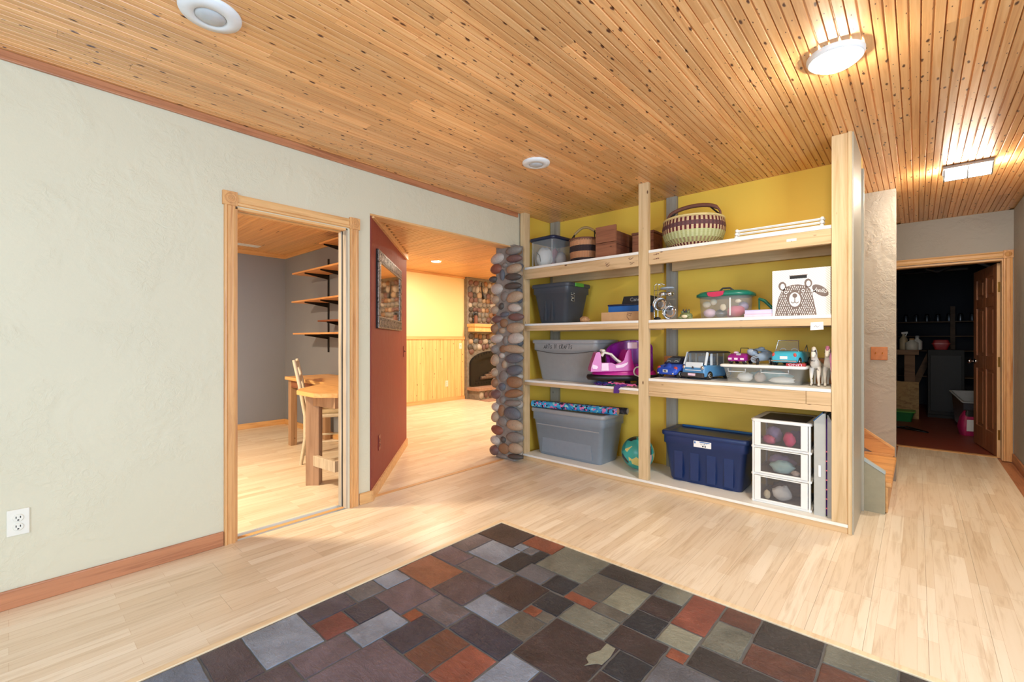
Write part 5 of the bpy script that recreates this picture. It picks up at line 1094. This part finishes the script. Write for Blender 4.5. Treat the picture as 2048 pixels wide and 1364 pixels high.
# ------------------------------------------------------------------ right bay, second shelf
PR = thing('pan_rack', 'small wire rack with hanging chrome toy pans', 'toy rack', (-1.53, 3.58, Z2))
for x_ in (-0.085, -0.055):
    MB().tube([(x_, -0.02, 0), (x_, -0.02, 0.29), (x_+0.02, -0.01, 0.305), (x_+0.05, 0.0, 0.29)], 0.003, 6).build('wire_upright', 'chrome', PR)
for z_ in (0.25, 0.21, 0.17): MB().tube([(-0.085, -0.02, z_), (0.085, -0.01, z_)], 0.0025, 6).build('wire_rail', 'chrome', PR)
MB().tube([(-0.085+0.0, -0.02, 0.10), (-0.09, -0.04, 0.05), (-0.06, -0.06, 0.003), (0.07, -0.06, 0.003), (0.09, 0.03, 0.003), (-0.085, 0.04, 0.003), (-0.085, -0.02, 0.003)], 0.003, 6).build('base_wire', 'chrome', PR)
def pan(x, y, z, r, nm):
    Rm = Matrix.Rotation(HP-0.15, 4, 'X')
    p = MB().lathe([(r*0.72,-0.002),(r*0.75,0.0),(r,0.03),(r*1.04,0.032),(r*0.98,0.030),(r*0.72,0.003)], 28, (x, y, z), Rm).build(nm, 'chrome', PR)
    MB().lathe([(r*0.42,0.003),(r*0.42,0.006),(r*0.38,0.007)], 22, (x, y, z), Rm).build('base_ring', 'steel', p)
    MB().tube([(x-0.012, y-0.02, z+r), (x, y-0.024, z+r+0.03), (x+0.012, y-0.02, z+r)], 0.003, 6).build('loop', 'chrome', p)
pan(-0.022, -0.035, 0.128, 0.055, 'pan'); pan(0.045, -0.005, 0.062, 0.055, 'pan')
MB().loft([ering(0.05,0.035,0.255), ering(0.06,0.042,0.262), ering(0.045,0.03,0.270)]).xf(Matrix.Translation((0.02,-0.01,0))).build('plate', 'scooter_grey', PR); MB().lathe([(0.02,0),(0.03,0.012),(0.028,0.03),(0.01,0.036)], 16, (-0.01,-0.03,0.195)).lathe([(0.02,0),(0.03,0.012),(0.028,0.03),(0.01,0.036)], 16, (0.045,-0.02,0.195)).build('cup', 'chrome', PR)
MB().ell((-0.04,-0.065,0.014),(0.03,0.02,0.014)).build('lid_knob', 'black_iron', PR)
FR = thing('frog_figurine', 'green crowned frog figurine between pan rack and clear bin', 'figurine', (-1.33, 3.50, Z2))
MB().ell((0,0,0.028),(0.048,0.042,0.028),18,10).ell((-0.035,-0.02,0.012),(0.022,0.026,0.012)).ell((0.035,-0.02,0.012),(0.022,0.026,0.012)).build('body', 'frog_green', FR); MB().ell((0,-0.016,0.024),(0.032,0.03,0.018)).build('belly', 'cream_toy', FR)
for s in (-1, 1): MB().ell((s*0.022,-0.014,0.056),(0.012,0.012,0.012),10,8).build('eye', 'frog_green', FR)
MB().lathe([(0.022,0.052),(0.024,0.066),(0.02,0.066),(0.018,0.054)], 16).build('crown', 'dark_grey', FR)
for k in range(6): MB().cyl((0.022*math.cos(k*1.05), 0.022*math.sin(k*1.05), 0.064), (0.024*math.cos(k*1.05), 0.024*math.sin(k*1.05), 0.08), 0.005, 6, 0.001).build('crown_point', 'dark_grey', FR)
CB = thing('clear_bin', 'frosted bin of toys with green lid and red latch', 'storage bin', (-1.085, 3.645, Z2))
def oval(w_, d_, z, n=40, p=3.0):
    r = []
    for k in range(n):
        a = 2*math.pi*k/n; c_, s_ = math.cos(a), math.sin(a); r.append((w_*math.copysign(abs(c_)**(2/p), c_), d_*math.copysign(abs(s_)**(2/p), s_), z))
    return r
MB().loft([oval(0.155,0.115,0), oval(0.168,0.128,0.012), oval(0.178,0.136,0.168)], True).build('body', 'frosted_plastic', CB)
MB().loft([oval(0.185,0.142,0.164), oval(0.200,0.156,0.170), oval(0.200,0.156,0.186), oval(0.17,0.13,0.205), oval(0.10,0.08,0.212)]).build('lid', 'lid_green', CB)
MB().prismy([(-0.085,0.195),(-0.075,0.168),(-0.045,0.160),(0.0,0.162),(0.03,0.172),(0.035,0.200)][::-1], -0.165, -0.145).build('latch', 'latch_pink', CB, 0.005)
MB().tube([(-0.05,0,0.21),(-0.02,0,0.235),(0.03,0,0.235),(0.06,0,0.21)], 0.007, 8).build('grip', 'dark_grey', CB); MB().box(0.064, 0.074, -0.134, -0.129, 0.02, 0.15).build('handle_slot', 'white_plastic', CB, 0.002)
tl = thing('toy_tool', 'teal handled toy brush lying beside the frosted bin', 'toy', (-0.83, 3.76, Z2)); MB().tube([(-0.05,-0.02,0.15),(-0.01,-0.02,0.13),(0.03,-0.02,0.085),(0.05,-0.02,0.055)], [0.01,0.012,0.011,0.008], 8).build('handle', 'lid_green', tl); MB().tube([(0.05,-0.02,0.055),(0.12,-0.02,0.048)], 0.006, 6).build('bristles', 'basket_straw', tl); MB().tube([(-0.048,-0.02,0.148),(-0.045,-0.02,0.0)], 0.006, 6).build('shaft', 'lid_green', tl)
CBX, CBY, CBZ = -1.085, 3.645, Z2+0.0125
for nm, lb, dx_, dy_, dz_, r, mt_ in (('toy_egg','cream toy egg at the left of the frosted bin',-0.115,-0.075,0.075,(0.032,0.024,0.024),'cream_toy'),('toy_egg','cream toy ball above the egg in the frosted bin',-0.065,-0.07,0.092,(0.025,0.022,0.024),'cream_toy'),
    ('toy_spoon','cream wooden toy spoon in the middle of the frosted bin',0.012,-0.10,0.045,(0.022,0.012,0.026),'cream_toy'),('toy_cup','pink toy dish low in the frosted bin',0.09,-0.06,0.0,(0.062,0.05,0.042),'pink_toy'),('toy_cup','pink toy cup at the centre of the frosted bin',0.022,0.045,0.0,(0.035,0.035,0.03),'hot_pink'),
    ('toy_dish','cream oval toy dish high at the right of the frosted bin',0.115,-0.10,0.098,(0.022,0.012,0.014),'cream_toy'),('toy_pot','grey toy pot low in the frosted bin',-0.02,-0.04,0.0,(0.042,0.042,0.03),'steel'),('toy_cloth','rose toy scarf at the left of the frosted bin',-0.10,-0.05,0.0,(0.045,0.045,0.034),'rose_paper'),('toy_block','lavender toy block at the right of the frosted bin',0.12,0.02,0.045,(0.035,0.05,0.035),'lavender')):
    lump(nm, lb, 'toy', (CBX+dx_, CBY+dy_, CBZ+dz_), r, mt_, 0.06)
lb_ = thing('flat_box', 'lilac flat box on top of the rose box', 'box', (-0.815, 3.56, Z2+0.0225)); MB().box(-0.083,0.083,-0.12,0.14,0,0.022).build('box', 'lilac', lb_, 0.002); MB().box(-0.084,0.084,-0.121,0.141,0.0225,0.026).build('lid', 'lilac', lb_, 0.001)
lr_ = thing('flat_box', 'rose pink flat box lying on the white shelf', 'box', (-0.816, 3.56, Z2)); MB().box(-0.085,0.085,-0.125,0.14,0,0.018).build('box', 'rose_paper', lr_, 0.002); MB().box(-0.086,0.086,-0.126,0.141,0.0185,0.0222).build('lid', 'rose_paper', lr_, 0.001)
# bear box
BX = thing('bear_box', 'white striped card box printed with a bear saying hello', 'storage box', (-0.567, 3.60, Z2)); bw, bh = 0.162, 0.305
MB().prismy([(-bw,0),(bw,0),(bw,bh),(-bw,bh)], -0.15, 0.17).build('carton', 'striped_card', BX, 0.002)
MB().box(-0.06, 0.036, -0.1512, -0.1495, 0.243, 0.262).build('hand_slot', 'slot_black', BX); MB().box(-0.064, 0.040, -0.1515, -0.1505, 0.262, 0.266).build('slot_edge', 'bear_brown', BX)
fy = -0.1505
def q4(pts): return [((lambda p: (p.x+0.567, max(0.0012, p.z-Z2)))(on_y(1280+a/4.547, 500+b/4.547, 3.449))) for a, b in pts]
def flat(pts, k, mat, nm, par=None): return MB().prismy(q4(pts)[::-1], fy-0.0006*k, fy-0.0006*(k-1)).build(nm, mat, par or BX)
head = [(1228,600),(1240,520),(1262,430),(1290,372),(1330,335),(1380,318),(1440,312),(1500,322),(1545,350),(1568,400),(1582,470),(1598,540),(1607,598)]
bearp = flat(head[::-1], 1, 'bear_brown', 'bear_head')
def disc(cx, cz, rx, rz, n=22): return [(cx+rx*math.cos(2*math.pi*k/n), cz+rz*math.sin(2*math.pi*k/n)) for k in range(n)]
for cx, cz in ((1295, 330), (1530, 300)): flat(disc(cx, cz, 36, 40), 1, 'bear_brown', 'bear_ear'); flat(disc(cx+2, cz+4, 20, 26), 2, 'paper_white', 'ear_inner')
flat(disc(1408, 450, 52, 66), 2, 'paper_white', 'snout'); flat(disc(1408, 415, 22, 20), 3, 'bear_brown', 'nose'); flat([(1404, 430), (1412, 430), (1412, 468), (1404, 468)], 3, 'bear_brown', 'mouth_line')
def arc(cx, cz, r, a0, a1, t): 
    return [(cx+(r+t)*math.cos(math.radians(a0+(a1-a0)*k/8)), cz+(r+t)*math.sin(math.radians(a0+(a1-a0)*k/8))) for k in range(9)] + [(cx+(r-t)*math.cos(math.radians(a1+(a0-a1)*k/8)), cz+(r-t)*math.sin(math.radians(a1+(a0-a1)*k/8))) for k in range(9)]
flat(arc(1391, 466, 16, 10, 170, 3.5), 3, 'bear_brown', 'mouth_line'); flat(arc(1425, 466, 16, 10, 170, 3.5), 3, 'bear_brown', 'mouth_line')
for cx, cz in ((1327, 386), (1484, 370)): flat(disc(cx, cz, 15, 15), 2, 'paper_white', 'eye_ring'); flat(disc(cx, cz, 9, 9), 3, 'bear_brown', 'pupil')
rq = random.Random(8); fur = MB()
def inside(x, y, P):
    c = False
    for (ax, ay), (bx, by) in zip(P, P[1:]+P[:1]):
        if (ay > y) != (by > y) and x < (bx-ax)*(y-ay)/(by-ay)+ax: c = not c
    return c
for r_ in range(13):
    for c_ in range(22):
        x_ = 1225+c_*18+(r_ % 2)*9+rq.uniform(-3, 3); y_ = 335+r_*21+rq.uniform(-4, 4)
        if inside(x_, y_+9, head) and inside(x_, y_-9, head) and inside(x_-8, y_, head) and inside(x_+8, y_, head) and ((x_-1408)/66)**2+((y_-450)/84)**2 > 1 and all((x_-cx)**2+(y_-cz)**2 > 24**2 for cx, cz in ((1327, 386), (1484, 370))):
            fur.prismy(q4(disc(x_, y_, 3.2, 9, 8))[::-1], fy-0.0012, fy-0.0006)
fo = fur.build('fur_marks', 'paper_white', bearp); fo['kind'] = 'stuff'
bub = [(1640+74*math.cos(a)+ (10*math.sin(a)), 367+50*math.sin(a)+22*math.cos(a)) for a in [2*math.pi*k/26 for k in range(26)]]
flat(bub, 1, 'bear_brown', 'speech_bubble'); flat([(1575,385),(1600,380),(1590,352),(1552,408)][::-1], 1, 'bear_brown', 'bubble_tail')
hp = q4([(1640, 367)])[0]; writing('hello', 0.036, (hp[0], fy-0.0014, hp[1]), (HP, 0.25, 0), 'paper_white', BX, shear=0.35)
# ------------------------------------------------------------------ toy vehicles
def wheel(par, x, y, z, r, w_, name='wheel', rim='chrome'):
    t = MB().lathe([(r*0.55,-w_/2),(r*0.92,-w_/2),(r,-w_*0.3),(r,w_*0.3),(r*0.92,w_/2),(r*0.55,w_/2)], 20, (x, y, z), Matrix.Rotation(HP, 4, 'Y')).build(name, 'rubber_black', par)
    for s in (-1, 1): MB().lathe([(r*0.62, 0), (r*0.60, 0.004), (r*0.2, 0.001), (r*0.12, 0.006), (0.001, 0.006)], 16, (x+s*w_*0.42, y, z), Matrix.Rotation(s*HP, 4, 'Y')).build('hub', rim, t)
    return t
def sect(hw, z0, z1, y, r=0.02, n=3):
    r = min(r, hw*0.9, (z1-z0)*0.45); pts = []
    for cx, cz, a0 in ((hw-r, z1-r, 0), (-hw+r, z1-r, 90), (-hw+r, z0+r, 180), (hw-r, z0+r, 270)):
        for k in range(n+1):
            a = math.radians(a0+90*k/n); pts.append((cx+r*math.cos(a), y, cz+r*math.sin(a)))
    return pts
def body(rows, r=0.02): return MB().loft([sect(h, a, b, y, r) for y, h, a, b in rows][::-1], True)
# local -y is the front of each vehicle (towards the room), z from the ground
# blue bug car
B1 = thing('toy_car', 'royal blue rounded toy car with dark soft top', 'toy car', (-1.475, 3.69, Z3R), math.radians(-14))
body([(-0.155,0.070,0.03,0.055),(-0.145,0.092,0.026,0.075),(-0.11,0.100,0.024,0.098),(-0.05,0.102,0.022,0.112),(0.08,0.102,0.022,0.112),(0.14,0.092,0.026,0.095),(0.155,0.07,0.034,0.07)], 0.028).build('body', 'car_blue', B1)
body([(-0.06,0.082,0.105,0.118),(-0.02,0.076,0.105,0.155),(0.02,0.072,0.105,0.170),(0.09,0.07,0.105,0.165),(0.135,0.07,0.10,0.12)], 0.02).build('cabin', 'car_navy', B1)
MB().obox((0, -0.052, 0.138), (0.125, 0.004, 0.048), (-0.72, 0, 0)).build('windscreen', 'clear_window', B1, 0.004)
for x_ in (-0.035, 0.035): MB().tube([(x_+0.016*math.cos(a), -0.061-0.0*a, 0.128+0.010*math.sin(a)) for a in [math.pi*k/6 for k in range(7)]], 0.0025, 5).build('steering_arc', 'bone_white', B1)
MB().lathe([(0.035,0),(0.034,0.003),(0.001,0.004)], 20, (0,-0.125,0.088), Matrix.Rotation(0.9,4,'X')).build('bonnet', 'car_blue', B1)
for s in (-1, 1):
    MB().ell((s*0.078,-0.130,0.078),(0.017,0.012,0.015),12,8).build('headlight', 'lamp_red', B1); MB().ell((s*0.07,-0.155,0.036),(0.008,0.004,0.006),8,6).build('marker_light', 'bone_white', B1)
    for y_ in (-0.095, 0.10): wheel(B1, s*0.088, y_, 0.032, 0.032, 0.026)
MB().obox((0,-0.158,0.055),(0.045,0.003,0.022)).build('plate', 'paper_white', B1, 0.001); MB().obox((0,-0.160,0.055),(0.026,0.001,0.010)).build('plate_mark', 'ink_black', B1)
# blue and white van
V = thing('toy_van', 'pale blue and white toy camper van with dark roof', 'toy van', (-1.245, 3.70, Z3R), math.radians(-16))
body([(-0.17,0.090,0.026,0.085),(-0.16,0.100,0.022,0.105),(-0.12,0.103,0.020,0.112),(0.17,0.103,0.020,0.112),(0.185,0.095,0.026,0.105)], 0.016).build('body', 'van_blue', V)
MB().obox((0,-0.158,0.098),(0.150,0.014,0.070),(-0.20,0,0)).build('nose_panel', 'van_white', V, 0.006)
for s in (-1, 1):
    MB().obox((s*0.090,-0.130,0.160),(0.014,0.018,0.105),(-0.35,s*-0.06,0)).build('pillar', 'van_white', V, 0.003); MB().obox((s*0.094,-0.075,0.155),(0.008,0.022,0.09)).build('pillar', 'van_white', V, 0.002)
    for y_ in (0.0, 0.08, 0.165): MB().obox((s*0.094,y_,0.155),(0.006,0.010,0.09)).build('pillar', 'bone_white', V)
    MB().box(s*0.096-0.001, s*0.096+0.001, -0.07, 0.16, 0.112, 0.198).build('side_window', 'clear_window', V)
    MB().ell((s*0.082,-0.170,0.092),(0.014,0.008,0.016),12,8).build('headlight', 'chrome', V)
    for y_ in (-0.105, 0.12): wheel(V, s*0.092, y_, 0.034, 0.034, 0.026)
MB().loft([rrect(-0.094,0.094,-0.115,0.18,0.02,0.200), rrect(-0.098,0.098,-0.12,0.185,0.02,0.206), rrect(-0.085,0.085,-0.10,0.17,0.02,0.217)]).build('roof', 'dark_grey', V)
MB().obox((0,-0.137,0.165),(0.165,0.002,0.085),(-0.33,0,0)).build('windscreen', 'clear_window', V)
MB().box(-0.098,0.098,-0.185,-0.165,0.018,0.052).build('bumper', 'dark_grey', V, 0.005); MB().box(-0.032,0.032,-0.188,-0.1855,0.030,0.048).build('plate', 'rose_paper', V)
MB().prismy([(-0.010,0.085),(0.010,0.085),(0.0,0.102)], -0.1755, -0.169).build('badge', 'dark_grey', V)
for x_ in (-0.045, 0.045):
    for y_ in (-0.04, 0.07): MB().box(x_-0.03, x_+0.03, y_, y_+0.05, 0.112, 0.13).box(x_-0.03, x_+0.03, y_+0.038, y_+0.05, 0.1305, 0.175).build('seat', 'scooter_grey', V, 0.005)
# clear lidded tote
CT = thing('clear_tote', 'shallow clear tote with white lid carrying toy vehicles', 'storage tote', (-0.808, 3.655, Z3R))
MB().loft([rrect(-0.225,0.225,-0.145,0.20,0.02,0), rrect(-0.248,0.248,-0.165,0.22,0.025,0.10), rrect(-0.258,0.258,-0.172,0.225,0.025,0.112)], True).build('body', 'frosted_plastic', CT)
ld = MB().loft([rrect(-0.265,0.265,-0.182,0.232,0.025,0.110), rrect(-0.270,0.270,-0.187,0.237,0.025,0.115), rrect(-0.270,0.270,-0.187,0.237,0.025,0.126), rrect(-0.262,0.262,-0.179,0.229,0.025,0.130)]).build('lid', 'white_plastic', CT)
for x0, x1 in ((-0.215, -0.10), (0.0, 0.165)): MB().tube([(x0,-0.163,0.10),(x0,-0.158,0.078),(x1,-0.158,0.078),(x1,-0.163,0.10)], 0.003, 6).build('moulded_rib', 'white_plastic', CT)
for nm, lb, x, y, r, mt_ in (('toy_cloth','white lace heap at the left of the shallow clear tote',-0.93,3.58,(0.055,0.05,0.034),'cloth_white'),('toy_doll','pale pink doll lump in the middle of the shallow clear tote',-0.835,3.58,(0.036,0.045,0.036),'cloth_pinkgrey'),('toy_cloth','white ribbon pile at the right of the shallow clear tote',-0.695,3.57,(0.08,0.045,0.024),'cloth_white'),('toy_cloth','mint toy cloth at the back of the shallow clear tote',-0.80,3.72,(0.14,0.06,0.04),'mint_cloth')):
    lump(nm, lb, 'toy', (x, y, Z3R+0.002), r, mt_, 0.17)
ZL = Z3R+0.1305
# purple buggy
PB = thing('toy_car', 'magenta purple toy buggy on the white tote lid', 'toy car', (-0.965, 3.60, ZL), math.radians(-6))
body([(-0.09,0.058,0.022,0.05),(-0.08,0.064,0.02,0.06),(-0.04,0.062,0.02,0.075),(0.05,0.06,0.02,0.08),(0.08,0.05,0.024,0.07)], 0.012).build('body', 'car_purple', PB)
MB().obox((0.008,-0.066,0.064),(0.030,0.006,0.026),(-0.4,0,0)).build('badge', 'bin_grey', PB); MB().ell((-0.022,-0.03,0.082),(0.018,0.02,0.010),12,8).build('seat', 'rose_paper', PB)
for x_ in (-0.042, 0.0, 0.042): MB().obox((x_,-0.0915,0.038),(0.024,0.004,0.014)).build('lamp', 'pale_pink', PB)
MB().tube([(-0.01,0.0,0.07),(0.0,0.0,0.115),(0.05,0.0,0.115),(0.055,0.02,0.07)], 0.003, 6).build('roll_bar', 'ink_black', PB)
for s in (-1, 1):
    for y_ in (-0.06, 0.055): wheel(PB, s*0.048, y_, 0.0225, 0.0225, 0.022)
# grey scooter lying over
SK = thing('toy_scooter', 'pale grey toy scooter slumped between the purple and turquoise cars', 'toy scooter', (-0.835, 3.60, ZL), math.radians(20))
MB().tube([(-0.05,-0.07,0.035),(-0.02,-0.03,0.05),(0.03,0.0,0.06),(0.08,0.02,0.05)], [0.024,0.030,0.034,0.022], 14).build('body', 'scooter_grey', SK)
MB().ell((-0.055,-0.03,0.085),(0.038,0.026,0.026),14,9,Matrix.Rotation(0.4,3,'Y')).build('front_cowl', 'scooter_grey', SK); MB().ell((0.005,0.0,0.112),(0.022,0.02,0.014),12,8).build('mirror', 'bluegrey' if False else 'tote_grey', SK)
MB().tube([(-0.05,-0.02,0.10),(0.0,0.0,0.105),(0.06,0.03,0.08),(0.09,0.04,0.05)], [0.01,0.014,0.016,0.01], 10).build('seat', 'tote_grey', SK)
MB().tube([(-0.02,-0.045,0.075),(-0.03,-0.06,0.10),(-0.055,-0.07,0.105)], 0.004, 6).build('handlebar', 'dark_grey', SK)
for p_ in ((-0.03,-0.075,0.024),(0.06,-0.03,0.024)): wheel(SK, p_[0], p_[1], p_[2], 0.024, 0.018)
for k in range(3): MB().obox((-0.055+0.008*k,-0.095,0.035+0.012*k),(0.03,0.003,0.004),(0,0.4,0)).build('vent_line', 'dark_grey', SK)
# turquoise convertible
TC = thing('toy_car', 'turquoise toy convertible with wire windscreen frame on the tote lid', 'toy car', (-0.645, 3.615, ZL), math.radians(-10))
body([(-0.135,0.070,0.026,0.066),(-0.125,0.080,0.022,0.085),(-0.08,0.082,0.020,0.098),(0.0,0.082,0.020,0.098),(0.10,0.080,0.020,0.094),(0.13,0.068,0.026,0.075)], 0.016).build('body', 'car_turquoise', TC)
MB().box(-0.06,0.06,-0.055,0.05,0.0985,0.1005).build('cockpit', 'slot_black', TC)
MB().tube([(-0.076,-0.075,0.095),(-0.068,-0.045,0.170),(0.058,-0.045,0.170),(0.070,-0.075,0.095)], 0.0035, 6).build('windscreen_frame', 'chrome', TC); MB().add([(-0.066,-0.047,0.165),(0.056,-0.047,0.165),(0.068,-0.073,0.098),(-0.073,-0.073,0.098)],[(0,1,2,3)]).build('windscreen', 'clear_window', TC)
MB().tube([(0.075,0.0,0.095),(0.085,0.02,0.14),(0.08,0.05,0.098)], 0.003, 6).build('side_frame', 'chrome', TC)
for x_ in (-0.035, 0.035): MB().tube([(x_+0.018*math.cos(a), -0.052, 0.104+0.012*math.sin(a)) for a in [math.pi*k/6 for k in range(7)]], 0.0028, 5).build('headrest', 'bone_white', TC)
for s in (-1, 1):
    MB().ell((s*0.066,-0.128,0.072),(0.010,0.008,0.016),12,8).build('tail_lamp', 'lamp_red', TC)
    for y_ in (-0.085, 0.08): wheel(TC, s*0.072, y_, 0.030, 0.030, 0.022)
MB().obox((0,-0.1365,0.055),(0.046,0.003,0.020)).build('plate', 'paper_white', TC, 0.001); MB().tube([(-0.078,-0.138,0.034),(0.078,-0.138,0.034)], 0.005, 6).build('bumper', 'chrome', TC)
UN = thing('card_deck', 'dark red card deck box lying under the turquoise convertible', 'card box', (-0.60, 3.525, ZL)); MB().box(-0.055,0.055,-0.045,-0.005,0,0.019).build('carton', 'uno_red', UN, 0.001)
writing('UNO', 0.022, (-0.002, -0.0455, 0.010), (HP, math.pi, 0), 'rose_paper', UN, sx=1.6)
# orange boxes
OB = thing('orange_box', 'orange card box standing behind the shallow clear tote', 'box', (-0.50, 3.85, Z3R)); MB().box(-0.03,0.075,-0.045,0.045,0,0.17).build('carton', 'orange_card', OB, 0.002); MB().box(-0.031,0.076,-0.046,0.046,0.1705,0.176).build('flap', 'cardboard', OB)
OB = thing('orange_box', 'orange card box leaning behind the royal blue toy car', 'box', (-1.60, 3.868, Z3R)); MB().box(-0.06,0.14,-0.01,0.03,0,0.16).build('carton', 'orange_card', OB, 0.002); MB().box(-0.061,0.141,-0.011,0.031,0.1605,0.165).build('flap', 'cardboard', OB)
# ------------------------------------------------------------------ toy horses
def horse(label, loc, rz, coat, mane, s=1.0):
    o = thing('toy_horse', label, 'toy horse', loc, rz)
    V_ = [((0,0.00,0.150),.026),((0,0.055,0.152),.029),((0,0.105,0.158),.027),((0,-0.04,0.158),.029),((0,-0.075,0.188),.024),((0,-0.095,0.222),.018),((0,-0.108,0.240),.016),((0,-0.130,0.222),.013),((0,-0.146,0.205),.010)]
    E_ = [(0,1),(1,2),(0,3),(3,4),(4,5),(5,6),(6,7),(7,8)]
    for sx in (-1, 1):
        for anchor, y_, bend in ((3, -0.045, -0.012), (2, 0.105, 0.014)):
            n = len(V_); fr = 0.0 if (sx < 0) == (anchor == 3) else 0.012
            V_ += [((sx*0.022, y_, 0.115), .016), ((sx*0.022, y_+bend-fr, 0.062), .010), ((sx*0.022, y_-bend*0.4-fr, 0.022), .0075), ((sx*0.022, y_-fr-0.004, 0.004), .010)]
            E_ += [(anchor, n), (n, n+1), (n+1, n+2), (n+2, n+3)]
        n = len(V_); V_ += [((sx*0.011, -0.100, 0.262), .005)]; E_ += [(6, n)]
    me = bpy.data.meshes.new('body'); me.from_pydata([tuple(c*s for c in v) for v, r in V_], E_, []); me.materials.append(MATS[coat])
    b = bpy.data.objects.new('body', me); COL.objects.link(b); b.parent = o
    sk = b.modifiers.new('skin', 'SKIN'); sk.use_smooth_shade = True
    if not me.skin_vertices: 
        bpy.context.view_layer.objects.active = b; b.select_set(True); bpy.ops.mesh.customdata_skin_add()
    for i, (v, r) in enumerate(V_):
        me.skin_vertices[0].data[i].radius = (r*s, r*s)
    me.skin_vertices[0].data[0].use_root = True
    sd = b.modifiers.new('sub', 'SUBSURF'); sd.levels = 1; sd.render_levels = 1
    MB().tube([tuple(c*s for c in p) for p in ((0,-0.045,0.188),(0,-0.065,0.218),(0,-0.085,0.248),(0,-0.108,0.266),(0,-0.126,0.25))], [0.012*s,0.016*s,0.016*s,0.013*s,0.006*s], 8).build('mane', mane, o)
    MB().tube([tuple(c*s for c in p) for p in ((0,0.128,0.168),(0,0.155,0.155),(0,0.16,0.10),(0,0.15,0.05))], [0.008*s,0.014*s,0.013*s,0.004*s], 8).build('tail', mane, o)
    for sx in (-1, 1): MB().ell((sx*0.0135*s,-0.122*s,0.236*s),(0.003,0.003,0.003),6,5).build('eye', 'ink_black', o)
    return o
horse('white toy horse with dark patches and black muzzle', (-0.497, 3.575, Z3R), 0.0, 'horse_spot', 'horse_white', 0.94)
hh = horse('white toy horse with a pink mane beside the right post', (-0.426, 3.60, Z3R), 0.0, 'horse_white', 'horse_pink', 0.96)
MB().tube([(0.0,-0.09,0.23),(0.02,-0.10,0.20),(0.022,-0.095,0.15),(0.018,-0.08,0.10)], [0.012,0.012,0.010,0.004], 8).build('braid', 'horse_pink', hh)
